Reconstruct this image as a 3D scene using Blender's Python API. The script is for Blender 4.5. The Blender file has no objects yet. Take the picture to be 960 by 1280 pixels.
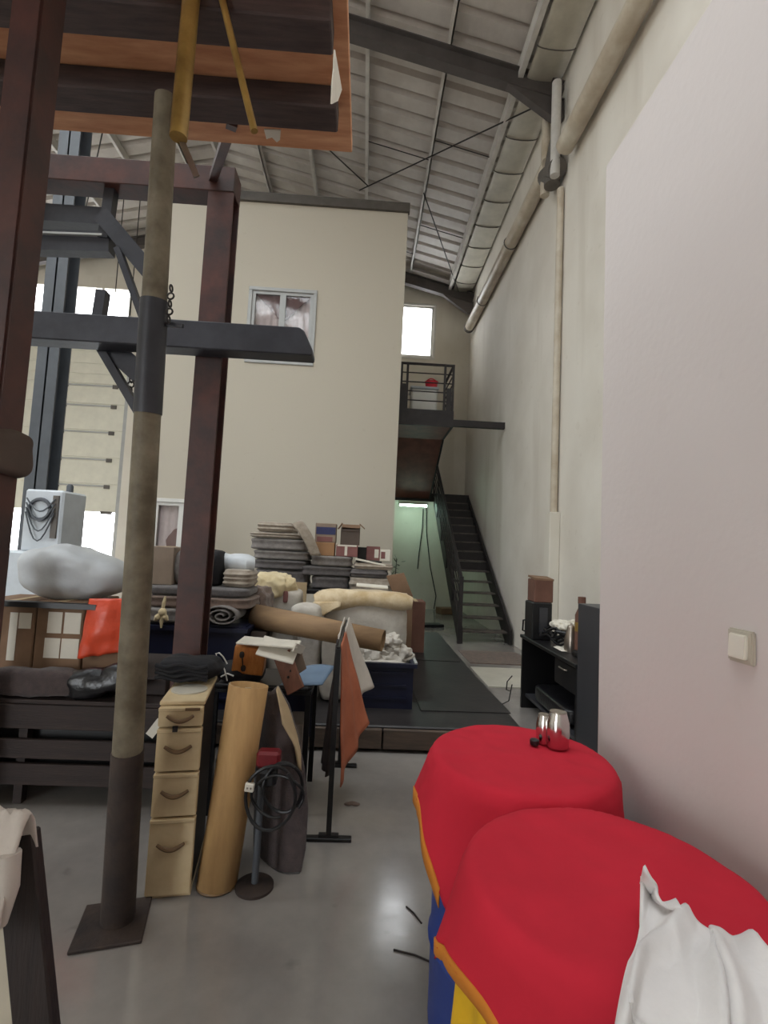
import bpy, bmesh, math, random
from mathutils import Vector, Matrix, Euler, noise
V = Vector
PI = math.pi
scene = bpy.context.scene
col = scene.collection

# ------------------------------------------------------------------ camera
F_PX, EYE = 620.0, 1.6
yc = V((455-480, -(685-640), -F_PX)).normalized()          # depth direction seen by the camera
zc = V((390, 8240, -F_PX)); zc = (zc - zc.dot(yc)*yc).normalized()
xc = yc.cross(zc)
RW = Matrix((xc, yc, zc))                                   # camera vector -> world vector
cam_d = bpy.data.cameras.new('camera')
cam = bpy.data.objects.new('camera', cam_d); col.objects.link(cam)
cam.matrix_world = Matrix.Translation((0, 0, EYE)) @ RW.to_4x4()
cam_d.sensor_fit = 'HORIZONTAL'; cam_d.sensor_width = 36.0; cam_d.lens = 36.0*F_PX/960.0
cam_d.clip_start = 0.05; cam_d.clip_end = 200
scene.camera = cam

# ------------------------------------------------------------------ world, exposure
w = bpy.data.worlds.new('overcast_sky'); scene.world = w; w.use_nodes = True
bg = w.node_tree.nodes['Background']
bg.inputs[0].default_value = (0.93, 0.97, 1.0, 1); bg.inputs[1].default_value = 1.0
vs = scene.view_settings
vs.view_transform = 'Standard'; vs.look = 'None'; vs.gamma = 1.0; vs.use_curve_mapping = False
vs.exposure = 3.5

def portal(name, c, rot, sx, sy):                           # guides daylight sampling through a wall or roof opening
    l = bpy.data.lights.new(name, 'AREA'); l.shape = 'RECTANGLE'; l.size = sx; l.size_y = sy
    l.cycles.is_portal = True
    o = bpy.data.objects.new(name, l); col.objects.link(o); o.location = c; o.rotation_euler = rot
    return o

# ------------------------------------------------------------------ pixel -> world helpers
def ray(x, y): return RW @ V((x-480, -(y-640), -F_PX))
O0 = V((0, 0, EYE))
def aY(x, y, Y): d = ray(x, y); return O0 + d*(Y/d.y)
def aX(x, y, X): d = ray(x, y); return O0 + d*(X/d.x)
def aZ(x, y, Z): d = ray(x, y); return O0 + d*((Z-EYE)/d.z)

# ------------------------------------------------------------------ materials
def S(r, g, b):
    def c(u):
        u /= 255.0
        return u/12.92 if u <= 0.04045 else ((u+0.055)/1.055)**2.4
    return (c(r), c(g), c(b), 1)
MC = {}
def mat(name, rgb, rough=0.7, metal=0.0, var=0.12, scale=6.0, bump=0.15, stretch=(1, 1, 1), rgb2=None, spec=0.5, sheen=0.0, contrast=(0.35, 0.7), bdist=0.01, detail=6):
    if name in MC: return MC[name]
    m = bpy.data.materials.new(name); m.use_nodes = True
    nt = m.node_tree; n = nt.nodes; L = nt.links; b = n['Principled BSDF']
    b.inputs['Roughness'].default_value = rough; b.inputs['Metallic'].default_value = metal
    b.inputs['Specular IOR Level'].default_value = spec
    if sheen: b.inputs['Sheen Weight'].default_value = sheen
    tc = n.new('ShaderNodeTexCoord'); mp = n.new('ShaderNodeMapping'); mp.inputs['Scale'].default_value = stretch
    nz = n.new('ShaderNodeTexNoise'); nz.inputs['Scale'].default_value = scale; nz.inputs['Detail'].default_value = detail
    nz.inputs['Roughness'].default_value = 0.62
    L.new(tc.outputs['Object'], mp.inputs[0]); L.new(mp.outputs[0], nz.inputs[0])
    cr = n.new('ShaderNodeValToRGB')
    base = S(*rgb)
    two = S(*rgb2) if rgb2 else tuple(x*(1-var*2.2) for x in base[:3])+(1,)
    cr.color_ramp.elements[0].position = contrast[0]; cr.color_ramp.elements[0].color = two
    cr.color_ramp.elements[1].position = contrast[1]; cr.color_ramp.elements[1].color = base
    L.new(nz.outputs['Fac'], cr.inputs[0]); L.new(cr.outputs[0], b.inputs['Base Color'])
    if bump:
        bp = n.new('ShaderNodeBump'); bp.inputs['Strength'].default_value = bump; bp.inputs['Distance'].default_value = bdist
        n2 = n.new('ShaderNodeTexNoise'); n2.inputs['Scale'].default_value = scale*6; n2.inputs['Detail'].default_value = 4
        L.new(mp.outputs[0], n2.inputs[0]); L.new(n2.outputs['Fac'], bp.inputs['Height']); L.new(bp.outputs[0], b.inputs['Normal'])
    MC[name] = m; return m
def emis(name, rgb, st):
    m = bpy.data.materials.new(name); m.use_nodes = True
    b = m.node_tree.nodes['Principled BSDF']
    b.inputs['Base Color'].default_value = S(*rgb); b.inputs['Emission Color'].default_value = S(*rgb); b.inputs['Emission Strength'].default_value = st
    return m
def thin_glass(name, tint=(1, 1, 1), refl=0.12, rough=0.03):
    m = bpy.data.materials.new(name); m.use_nodes = True
    nt = m.node_tree; n = nt.nodes; L = nt.links
    for x in list(n):
        if x.type != 'OUTPUT_MATERIAL': n.remove(x)
    out = [x for x in n][0]
    t = n.new('ShaderNodeBsdfTransparent'); t.inputs[0].default_value = (*tint, 1)
    g = n.new('ShaderNodeBsdfGlossy'); g.inputs['Roughness'].default_value = rough
    mx = n.new('ShaderNodeMixShader'); mx.inputs[0].default_value = refl
    L.new(t.outputs[0], mx.inputs[1]); L.new(g.outputs[0], mx.inputs[2]); L.new(mx.outputs[0], out.inputs[0])
    return m

def wall_mat(name, base, stain, streak=True, rough=0.8):
    """painted plaster with soft blotches and vertical weather streaks"""
    m = bpy.data.materials.new(name); m.use_nodes = True
    nt = m.node_tree; n = nt.nodes; L = nt.links; b = n['Principled BSDF']; b.inputs['Roughness'].default_value = rough
    tc = n.new('ShaderNodeTexCoord')
    def nz(sc, st, det=5):
        mp = n.new('ShaderNodeMapping'); mp.inputs['Scale'].default_value = st; L.new(tc.outputs['Object'], mp.inputs[0])
        t = n.new('ShaderNodeTexNoise'); t.inputs['Scale'].default_value = sc; t.inputs['Detail'].default_value = det; L.new(mp.outputs[0], t.inputs[0]); return t
    a = nz(0.9, (1, 1, 1)); s = nz(1.6, (1, 1, 0.12), 7); f = nz(7, (1, 1, 1), 3)
    def ramp(t, p0, p1, c0, c1):
        r = n.new('ShaderNodeValToRGB'); r.color_ramp.elements[0].position = p0; r.color_ramp.elements[1].position = p1
        r.color_ramp.elements[0].color = c0; r.color_ramp.elements[1].color = c1; L.new(t.outputs['Fac'], r.inputs[0]); return r
    k = (0, 0, 0, 1); o = (1, 1, 1, 1)
    ra = ramp(a, 0.4, 0.75, k, (0.45, 0.45, 0.45, 1)); rs = ramp(s, 0.52, 0.72, k, (0.5, 0.5, 0.5, 1)); rf = ramp(f, 0.66, 0.72, k, (0.6, 0.6, 0.6, 1))
    m1 = n.new('ShaderNodeMath'); m1.operation = 'MAXIMUM'; L.new(ra.outputs[0], m1.inputs[0])
    if streak: L.new(rs.outputs[0], m1.inputs[1])
    m2 = n.new('ShaderNodeMath'); m2.operation = 'MULTIPLY_ADD'; L.new(rf.outputs[0], m2.inputs[0]); m2.inputs[1].default_value = 0.25; L.new(m1.outputs[0], m2.inputs[2])
    mx = n.new('ShaderNodeMix'); mx.data_type = 'RGBA'
    mx.inputs[6].default_value = S(*base); mx.inputs[7].default_value = S(*stain)
    L.new(m2.outputs[0], mx.inputs[0]); L.new(mx.outputs[2], b.inputs['Base Color'])
    bp = n.new('ShaderNodeBump'); bp.inputs['Strength'].default_value = 0.12; bp.inputs['Distance'].default_value = 0.01
    L.new(nz(30, (1, 1, 1), 4).outputs['Fac'], bp.inputs['Height']); L.new(bp.outputs[0], b.inputs['Normal'])
    MC[name] = m; return m

def floor_mat():
    m = bpy.data.materials.new('polished_concrete'); m.use_nodes = True
    nt = m.node_tree; n = nt.nodes; L = nt.links; b = n['Principled BSDF']
    tc = n.new('ShaderNodeTexCoord')
    a = n.new('ShaderNodeTexNoise'); a.inputs['Scale'].default_value = 0.9; a.inputs['Detail'].default_value = 8; a.inputs['Roughness'].default_value = 0.65
    L.new(tc.outputs['Object'], a.inputs[0])
    r = n.new('ShaderNodeValToRGB'); e = r.color_ramp.elements
    e[0].position = 0.3; e[0].color = S(122, 116, 112); e[1].position = 0.7; e[1].color = S(158, 152, 146)
    L.new(a.outputs['Fac'], r.inputs[0])
    s = n.new('ShaderNodeTexNoise'); s.inputs['Scale'].default_value = 5.5; s.inputs['Detail'].default_value = 3; L.new(tc.outputs['Object'], s.inputs[0])
    rs = n.new('ShaderNodeValToRGB'); rs.color_ramp.elements[0].position = 0.69; rs.color_ramp.elements[1].position = 0.76; L.new(s.outputs['Fac'], rs.inputs[0])
    rs.color_ramp.elements[1].color = (0.3, 0.3, 0.3, 1)
    mx = n.new('ShaderNodeMix'); mx.data_type = 'RGBA'; mx.inputs[7].default_value = S(70, 64, 58)
    L.new(rs.outputs[0], mx.inputs[0]); L.new(r.outputs[0], mx.inputs[6]); L.new(mx.outputs[2], b.inputs['Base Color'])
    g = n.new('ShaderNodeTexNoise'); g.inputs['Scale'].default_value = 14; g.inputs['Detail'].default_value = 6; L.new(tc.outputs['Object'], g.inputs[0])
    mr = n.new('ShaderNodeMapRange'); mr.inputs[3].default_value = 0.07; mr.inputs[4].default_value = 0.22; b.inputs['Specular IOR Level'].default_value = 0.75; L.new(g.outputs['Fac'], mr.inputs[0]); L.new(mr.outputs[0], b.inputs['Roughness'])
    bp = n.new('ShaderNodeBump'); bp.inputs['Strength'].default_value = 0.05; bp.inputs['Distance'].default_value = 0.002
    g2 = n.new('ShaderNodeTexNoise'); g2.inputs['Scale'].default_value = 45; L.new(tc.outputs['Object'], g2.inputs[0])
    L.new(g2.outputs['Fac'], bp.inputs['Height']); L.new(bp.outputs[0], b.inputs['Normal'])
    MC['floor'] = m; return m

M = dict(
 floor=floor_mat(),
 wallR=wall_mat('stained_plaster', (230, 224, 214), (192, 182, 166)),
 wallB=wall_mat('back_plaster', (222, 216, 204), (190, 180, 162)),
 room=wall_mat('cream_plaster', (203, 196, 182), (182, 172, 154), streak=False),
 part=wall_mat('white_plaster', (214, 206, 203), (206, 196, 192), streak=False),
 trimdark=mat('dark_roof_edge', (92, 86, 80), 0.6),
 roof=mat('grey_roof_sheet', (206, 200, 193), 0.55, 0.0, 0.1, 2.0, 0.0, rgb2=(184, 177, 170)),
 purlin=mat('galvanised_purlin', (216, 212, 206), 0.5, 0.0, 0.1, 4, 0.03),
 rafter=mat('dark_painted_steel', (92, 86, 84), 0.55, 0.1, 0.15, 3, 0.05),
 gutter=mat('pale_gutter', (206, 200, 184), 0.6, 0, 0.1, 3, 0.03),
 cable=mat('dark_cable', (50, 46, 44), 0.6),
 pvc=mat('cream_pvc', (214, 206, 190), 0.4, 0, 0.08, 2, 0.03, rgb2=(176, 160, 138)),
 collar=mat('grey_collar', (104, 98, 92), 0.6),
 redsteel=mat('red_oxide_steel', (84, 46, 38), 0.55, 0.0, 0.2, 5, 0.12, rgb2=(48, 30, 28)),
 darksteel=mat('blue_black_steel', (56, 56, 62), 0.5, 0.1, 0.2, 5, 0.1, rgb2=(38, 38, 44)),
 column=mat('slate_column', (84, 88, 94), 0.5, 0, 0.1, 4, 0.05),
 grimepole=mat('weathered_grey_pole', (134, 124, 104), 0.6, 0.0, 0.2, 7, 0.3, rgb2=(92, 82, 64)),
 rustpole=mat('rusty_brown_base', (66, 52, 44), 0.7, 0.0, 0.2, 7, 0.3, rgb2=(40, 32, 30)),
 yellow=mat('brass_yellow_paint', (190, 158, 88), 0.35, 0.35, 0.15, 6, 0.1, rgb2=(136, 106, 56)),
 ply=mat('orange_plywood', (222, 168, 128), 0.65, 0, 0.2, 3, 0.1, (1, 6, 6), rgb2=(190, 130, 92)),
 joist=mat('dark_joist', (82, 66, 62), 0.75, 0, 0.2, 5, 0.2, (1, 8, 8), rgb2=(56, 44, 42)),
 paper=mat('torn_white_paper', (226, 220, 206), 0.8, 0, 0.05),
 stair=mat('dark_stair_steel', (50, 44, 44), 0.55, 0.1, 0.2, 6, 0.1, rgb2=(34, 30, 31)),
 stairred=mat('maroon_underside', (124, 76, 66), 0.6, 0, 0.15, 4, 0.05, rgb2=(98, 60, 54)),
 treadtop=mat('worn_tread', (104, 96, 88), 0.55, 0.1, 0.2, 9, 0.1, rgb2=(72, 64, 60)),
 frame=mat('grey_window_frame', (176, 176, 174), 0.45, 0.2, 0.06, 5, 0),
 whitepaint=mat('white_paint', (224, 222, 216), 0.5, 0, 0.05, 4, 0.03),
 doorpanel=mat('cream_door_panel', (226, 222, 206), 0.5, 0, 0.05, 3, 0.05),
 curtain=mat('mauve_curtain', (134, 104, 100), 0.9, 0, 0.1, 10, 0.1, sheen=0.3),
 lace=mat('white_lace', (232, 224, 222), 0.9, 0, 0.05, 14, 0.1),
 mat=mat('black_rubber_sheet', (50, 46, 46), 0.5, 0, 0.25, 3, 0.2, (1, 1, 1), rgb2=(34, 31, 32)),
 platwood=mat('brown_platform_edge', (96, 80, 68), 0.75, 0, 0.2, 4, 0.2, (1, 8, 8), rgb2=(70, 58, 50)),
 navy=mat('navy_plastic', (26, 30, 56), 0.45, 0, 0.15, 4, 0.05),
 blue=mat('blue_barrel', (34, 62, 142), 0.4, 0, 0.1, 4, 0.05),
 red=mat('red_cloth', (200, 40, 58), 0.85, 0, 0.05, 5, 0.06, spec=0.2),
 orange=mat('orange_lining', (214, 130, 38), 0.85, 0, 0.1, 6, 0.2),
 yellowc=mat('yellow_lining', (236, 186, 30), 0.85, 0, 0.1, 6, 0.2),
 shirt=mat('white_shirt_cotton', (226, 222, 220), 0.9, 0, 0.05, 8, 0.2, sheen=0.3),
 kraft=mat('kraft_tube', (190, 152, 100), 0.75, 0, 0.12, 5, 0.12, (3, 3, 0.6), rgb2=(166, 128, 82)),
 kraft2=mat('kraft_tube_brown', (156, 126, 92), 0.75, 0, 0.12, 5, 0.12, (0.6, 3, 3), rgb2=(132, 104, 76)),
 card=mat('cardboard', (138, 108, 84), 0.85, 0, 0.1, 4, 0.1, rgb2=(118, 92, 70)),
 cardred=mat('reddish_cardboard', (116, 80, 66), 0.85, 0, 0.1, 4, 0.1, rgb2=(98, 66, 54)),
 cardgrey=mat('greyish_cardboard', (150, 132, 116), 0.85, 0, 0.1, 4, 0.1),
 cardor=mat('orange_carton', (164, 124, 88), 0.85, 0, 0.1, 4, 0.1),
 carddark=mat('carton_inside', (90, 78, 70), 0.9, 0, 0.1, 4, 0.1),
 cream=mat('cream_laminate', (222, 202, 164), 0.55, 0, 0.12, 4, 0.08, rgb2=(196, 172, 132)),
 handle=mat('brown_drawer_pull', (134, 104, 70), 0.5, 0, 0.15, 6, 0.1, rgb2=(96, 72, 48)),
 cabside=mat('brown_cabinet_side', (58, 46, 40), 0.6, 0, 0.15, 4, 0.1),
 black=mat('black_plastic', (26, 25, 27), 0.45, 0, 0.15, 6, 0.05),
 blackfab=mat('black_fabric', (25, 24, 29), 0.85, 0, 0.2, 12, 0.3),
 blackbag=mat('black_bin_liner', (30, 29, 32), 0.3, 0, 0.15, 7, 0.4),
 blackmetal=mat('black_metal', (34, 33, 34), 0.4, 0.3, 0.1, 6, 0.03),
 greycab=mat('charcoal_laminate', (62, 62, 66), 0.45, 0, 0.1, 3, 0.03),
 greyfab=mat('grey_wool', (132, 126, 122), 0.95, 0, 0.15, 14, 0.4, rgb2=(104, 98, 94), sheen=0.2),
 greyfab2=mat('dark_grey_wool', (100, 95, 94), 0.95, 0, 0.15, 14, 0.4, rgb2=(80, 75, 75), sheen=0.2),
 beigefab=mat('beige_wool', (172, 160, 146), 0.95, 0, 0.15, 14, 0.4, rgb2=(140, 128, 114), sheen=0.2),
 brownfab=mat('brown_wool', (120, 100, 88), 0.95, 0, 0.15, 14, 0.4, rgb2=(92, 76, 68), sheen=0.2),
 creamfab=mat('cream_wool', (224, 208, 170), 0.95, 0, 0.12, 10, 0.3, rgb2=(200, 180, 140), sheen=0.2),
 creamfoam=mat('cream_padding', (222, 206, 176), 0.95, 0, 0.12, 6, 0.3, rgb2=(186, 160, 120), sheen=0.2),
 whitefab=mat('off_white_canvas', (206, 200, 190), 0.9, 0, 0.08, 8, 0.25, rgb2=(182, 174, 164)),
 whitebag=mat('white_poly_bag', (204, 208, 212), 0.35, 0, 0.06, 5, 0.2),
 sack=mat('woven_white_sack', (196, 190, 182), 0.6, 0, 0.1, 10, 0.3, rgb2=(170, 162, 152)),
 orangebag=mat('orange_poly_bag', (232, 84, 52), 0.4, 0, 0.1, 6, 0.3),
 redp=mat('red_plastic', (222, 40, 60), 0.4),
 darkred=mat('dark_red_plastic', (120, 26, 34), 0.45),
 redlabel=mat('faded_red_print', (138, 92, 88), 0.8),
 bluelabel=mat('blue_print', (54, 58, 100), 0.7),
 bluesheet=mat('blue_grey_sheet', (116, 140, 166), 0.6, 0, 0.1, 5, 0.1),
 darkwood=mat('dark_brown_wood', (54, 40, 36), 0.7, 0, 0.2, 4, 0.2, (0.7, 8, 8), rgb2=(36, 26, 24)),
 blackwood=mat('blackened_wood', (46, 34, 31), 0.6, 0, 0.2, 4, 0.2, (8, 8, 0.7), rgb2=(30, 22, 21)),
 orangewood=mat('varnished_pine', (204, 138, 72), 0.5, 0, 0.2, 4, 0.1, (8, 2, 2), rgb2=(170, 100, 46)),
 redwood=mat('reddish_wood', (142, 92, 70), 0.65, 0, 0.2, 4, 0.1, (6, 2, 2)),
 tan=mat('tan_backing', (194, 170, 134), 0.8, 0, 0.1, 6, 0.1),
 carpet=mat('dark_brown_carpet', (84, 72, 70), 0.95, 0, 0.15, 20, 0.4, rgb2=(66, 56, 56), sheen=0.2),
 rustcloth=mat('rust_orange_cloth', (188, 110, 78), 0.85, 0, 0.12, 6, 0.2, rgb2=(164, 92, 64)),
 greycloth=mat('pale_grey_cloth', (206, 196, 186), 0.85, 0, 0.08, 6, 0.2),
 chrome=mat('brushed_steel', (214, 210, 208), 0.16, 1.0, 0.04, 10, 0.02),
 steel=mat('satin_steel', (170, 160, 150), 0.3, 0.9, 0.06, 10, 0.02),
 machine=mat('pale_machine_paint', (200, 206, 212), 0.45, 0, 0.06, 5, 0.03),
 switchp=mat('ivory_plastic', (226, 220, 206), 0.35, 0, 0.03, 4, 0),
 switchf=mat('beige_plastic_frame', (188, 180, 164), 0.4, 0, 0.03, 4, 0),
 board=mat('cream_board', (206, 196, 176), 0.7, 0, 0.08, 4, 0.05),
 floorpatch=mat('pale_beige', (204, 198, 184), 0.4, 0, 0.08, 3, 0.05),
 leaf=mat('dusty_leaf', (62, 74, 56), 0.7, 0, 0.15, 8, 0),
)
M['glass'] = thin_glass('window_glass')
M['dimglass'] = thin_glass('dark_window_glass', (0.9, 0.88, 0.88), 0.06, 0.05)
M['added_skylight'] = thin_glass('translucent_added_sheet', (0.55, 0.56, 0.56), 0.08, 0.3)
M['tube'] = emis('fluorescent_tube', (214, 255, 236), 5.0)

# ------------------------------------------------------------------ mesh builder
class MB:
    def __init__(s): s.v = []; s.f = []
    def add(s, vs, fs):
        k = len(s.v); s.v += [V(p) for p in vs]; s.f += [tuple(i+k for i in f) for f in fs]; return s
    def box(s, c, size, rot=None):
        x, y, z = (d/2 for d in size); R = Euler(rot).to_matrix() if rot else Matrix.Identity(3); c = V(c)
        vs = [c + R @ V((a*x, b*y, d*z)) for a in (-1, 1) for b in (-1, 1) for d in (-1, 1)]
        return s.add(vs, [(0, 1, 3, 2), (4, 6, 7, 5), (0, 4, 5, 1), (2, 3, 7, 6), (0, 2, 6, 4), (1, 5, 7, 3)])
    def bb(s, x0, x1, y0, y1, z0, z1): return s.box(((x0+x1)/2, (y0+y1)/2, (z0+z1)/2), (abs(x1-x0), abs(y1-y0), abs(z1-z0)))
    def bar(s, p, q, wd, h, up=(0, 0, 1)):
        p = V(p); q = V(q); d = (q-p).normalized(); u = V(up); sd = d.cross(u)
        if sd.length < 1e-4: sd = d.cross(V((0, 1, 0)))
        sd.normalize(); u = sd.cross(d)
        vs = [e + sd*a*wd/2 + u*b*h/2 for e in (p, q) for a in (-1, 1) for b in (-1, 1)]
        return s.add(vs, [(0, 1, 3, 2), (4, 6, 7, 5), (0, 4, 5, 1), (2, 3, 7, 6), (0, 2, 6, 4), (1, 5, 7, 3)])
    def prism(s, poly, d):                                   # poly: list of 3D points, d: extrusion vector
        k = len(poly); d = V(d); vs = [V(p) for p in poly] + [V(p)+d for p in poly]
        fs = [tuple(range(k))[::-1], tuple(range(k, 2*k))] + [(i, (i+1) % k, k+(i+1) % k, k+i) for i in range(k)]
        return s.add(vs, fs)
    def tube(s, pts, r, n=10, caps=True):
        pts = [V(p) for p in pts]; k = len(pts); rs = r if isinstance(r, (list, tuple)) else [r]*k
        vs = []; pu = None
        for i, p in enumerate(pts):
            d = (pts[min(i+1, k-1)] - pts[max(i-1, 0)]).normalized()
            if pu is None: pu = d.orthogonal().normalized()
            pu = (pu - d*pu.dot(d)).normalized(); b = d.cross(pu)
            vs += [p + (pu*math.cos(2*PI*j/n) + b*math.sin(2*PI*j/n))*rs[i] for j in range(n)]
        fs = [(i*n+j, i*n+(j+1) % n, (i+1)*n+(j+1) % n, (i+1)*n+j) for i in range(k-1) for j in range(n)]
        if caps: fs += [tuple(range(n))[::-1], tuple(range((k-1)*n, k*n))]
        return s.add(vs, fs)
    def lathe(s, prof, c, n=28):                             # prof: (r,z) list bottom->top ; r may be 0
        c = V(c); vs = [c + V((r*math.cos(2*PI*j/n), r*math.sin(2*PI*j/n), z)) for r, z in prof for j in range(n)]
        k = len(prof)
        fs = [(i*n+j, i*n+(j+1) % n, (i+1)*n+(j+1) % n, (i+1)*n+j) for i in range(k-1) for j in range(n)]
        fs += [tuple(range(n))[::-1], tuple(range((k-1)*n, k*n))]
        return s.add(vs, fs)
    def grid(s, fn, nu, nv, closed_u=False):
        vs = [fn(i/nu, j/nv) for j in range(nv+1) for i in range(nu+1)]; w_ = nu+1
        return s.add(vs, [(j*w_+i, j*w_+i+1, (j+1)*w_+i+1, (j+1)*w_+i) for j in range(nv) for i in range(nu)])
    def soft(s, c, size, e=4.0, n=10, amp=0.0, sc=4.0, seed=0, rot=None, layers=0, lamp=0.0, sag=0.0, fn=None):
        """rounded, lumpy cuboid: sacks, bundles, folded cloth"""
        R = Euler(rot).to_matrix() if rot else Matrix.Identity(3); c = V(c); idx = {}; vs = []; fs = []
        off = V((seed*7.3, seed*3.1, seed*5.7))
        def vert(p):
            key = (round(p[0], 4), round(p[1], 4), round(p[2], 4))
            if key in idx: return idx[key]
            x, y, z = p; q = (abs(x)**e+abs(y)**e+abs(z)**e)**(1/e); u = V(p)/q
            u = V((u.x*size[0]/2, u.y*size[1]/2, u.z*size[2]/2))
            if layers:
                k = 1 + lamp*math.cos(PI*2*layers*(u.z/size[2]+0.5) + 0.6*noise.noise(u*2.5+off)); u.x *= k; u.y *= k
            if amp:
                nn = u.normalized(); u += nn*amp*noise.noise(u*sc+off) + nn*amp*0.5*noise.noise(u*sc*2.3+off)
            if sag: u.z -= sag*((u.x/size[0]*2)**2)
            if fn: u = fn(u)
            idx[key] = len(vs); vs.append(c + R @ u); return idx[key]
        t = [-1+2*i/n for i in range(n+1)]
        t = [math.copysign(abs(a)**0.8, a) for a in t]
        for ax in range(3):
            for sg in (-1, 1):
                for i in range(n):
                    for j in range(n):
                        def P(a, b):
                            p = [0, 0, 0]; p[ax] = sg; p[(ax+1) % 3] = a; p[(ax+2) % 3] = b; return vert(tuple(p))
                        q = (P(t[i], t[j]), P(t[i+1], t[j]), P(t[i+1], t[j+1]), P(t[i], t[j+1]))
                        fs.append(q if sg > 0 else q[::-1])
        return s.add(vs, fs)
    def torus(s, c, R_, r, rot=None, n=12, k=6, sx=1.0):
        Rm = Euler(rot).to_matrix() if rot else Matrix.Identity(3)
        pts = [V(c) + Rm @ V((R_*sx*math.cos(2*PI*i/n), R_*math.sin(2*PI*i/n), 0)) for i in range(n)]
        vs = []
        for i in range(n):
            d = (pts[(i+1) % n]-pts[i-1]).normalized(); u = (pts[i]-V(c)).normalized(); b = d.cross(u)
            vs += [pts[i] + (u*math.cos(2*PI*j/k)+b*math.sin(2*PI*j/k))*r for j in range(k)]
        return s.add(vs, [(i*k+j, i*k+(j+1) % k, ((i+1) % n)*k+(j+1) % k, ((i+1) % n)*k+j) for i in range(n) for j in range(k)])

WL = {}
def tag(o, label=None, cat=None, group=None, kind=None):
    if label: o['label'] = label
    if cat: o['category'] = cat
    if group: o['group'] = group
    if kind: o['kind'] = kind
    return o
def thing(name, loc, label=None, cat=None, group=None, kind=None):
    o = bpy.data.objects.new(name, None); col.objects.link(o); o.location = loc; o.empty_display_size = 0.1
    WL[o.name] = V(loc); return tag(o, label, cat, group, kind)
def build(mb, name, m, parent=None, label=None, cat=None, group=None, kind=None, smooth=False, bevel=0.0, solid=0.0, sub=0, seg=1):
    lo = V([min(p[i] for p in mb.v) for i in range(3)]); hi = V([max(p[i] for p in mb.v) for i in range(3)])
    org = V(((lo.x+hi.x)/2, (lo.y+hi.y)/2, lo.z))
    me = bpy.data.meshes.new(name); me.from_pydata([p-org for p in mb.v], [], mb.f)
    bm = bmesh.new(); bm.from_mesh(me)
    bmesh.ops.recalc_face_normals(bm, faces=bm.faces)
    if bevel:
        es = [e for e in bm.edges if len(e.link_faces) == 2 and e.calc_face_angle(0) > 0.5]
        bmesh.ops.bevel(bm, geom=es, offset=bevel, segments=seg, affect='EDGES', clamp_overlap=True)
    bm.to_mesh(me); bm.free()
    if smooth:
        me.shade_smooth()
        if smooth is True:
          try: me.set_sharp_from_angle(angle=math.radians(42))
          except Exception: pass
    me.materials.append(m if not isinstance(m, str) else M[m])
    o = bpy.data.objects.new(name, me); col.objects.link(o)
    o.location = org; WL[o.name] = org.copy()
    if parent is not None:
        o.parent = parent; o.location = org - WL[parent.name]
    if solid:
        md = o.modifiers.new('thickness', 'SOLIDIFY'); md.thickness = solid; md.offset = 0
    if sub:
        md = o.modifiers.new('smooth', 'SUBSURF'); md.levels = sub; md.render_levels = sub
    return tag(o, label, cat, group, kind)
def rep(o, d, parent=None, label=None):                      # another copy of a piece (shared mesh), moved by d
    c = o.copy(); col.objects.link(c); wl = WL[o.name] + V(d); WL[c.name] = wl
    p = parent or o.parent
    if p is not None: c.parent = p; c.location = wl - WL[p.name]
    else: c.location = wl
    if label: c['label'] = label
    return c
def one(name, label, cat, m, mb, **k): return build(mb, name, m, None, label, cat, **k)

# =================================================================== STRUCTURE
YB, XR, XL, YF = 13.8, 2.75, -10.75, -6.0
SL, RZ, XRG = 0.24, 9.78, -4.0                               # roof slope, sheet height at X=0, ridge X
def roofz(x): return RZ - SL*x if x >= XRG else RZ - SL*XRG - SL*(XRG-x)

fl = build(MB().bb(XL, XR, YF-4, YB, -0.15, 0), 'floor', 'floor', kind='structure')

def wall_with_holes(name, axis, pos, th, a0, a1, z0, z1, holes, m):
    """wall normal to axis; holes = (a0,a1,z0,z1) list; made of rectangular cells"""
    As = sorted({a0, a1, *[h[0] for h in holes], *[h[1] for h in holes]}); Zs = sorted({z0, z1, *[h[2] for h in holes], *[h[3] for h in holes]})
    bm = bmesh.new(); vd = {}
    def vv(a, z):
        if (a, z) not in vd: vd[(a, z)] = bm.verts.new((a, pos, z) if axis == 'Y' else (pos, a, z))
        return vd[(a, z)]
    for i in range(len(As)-1):
        for j in range(len(Zs)-1):
            ca, cz = (As[i]+As[i+1])/2, (Zs[j]+Zs[j+1])/2
            if any(h[0] < ca < h[1] and h[2] < cz < h[3] for h in holes): continue
            bm.faces.new([vv(As[i], Zs[j]), vv(As[i+1], Zs[j]), vv(As[i+1], Zs[j+1]), vv(As[i], Zs[j+1])])
    r = bmesh.ops.extrude_face_region(bm, geom=bm.faces[:])
    d = V((0, th, 0)) if axis == 'Y' else V((th, 0, 0))
    for e in r['geom']:
        if isinstance(e, bmesh.types.BMVert): e.co += d
    bmesh.ops.recalc_face_normals(bm, faces=bm.faces)
    me = bpy.data.meshes.new(name); bm.to_mesh(me); bm.free(); me.materials.append(M[m])
    o = bpy.data.objects.new(name, me); col.objects.link(o); WL[o.name] = V((0, 0, 0)); o['kind'] = 'structure'; return o

def gable(y, th, name, holes, m):
    o = wall_with_holes(name, 'Y', y, th, XL, XR, 0, 8.9, holes, m); return o

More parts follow.
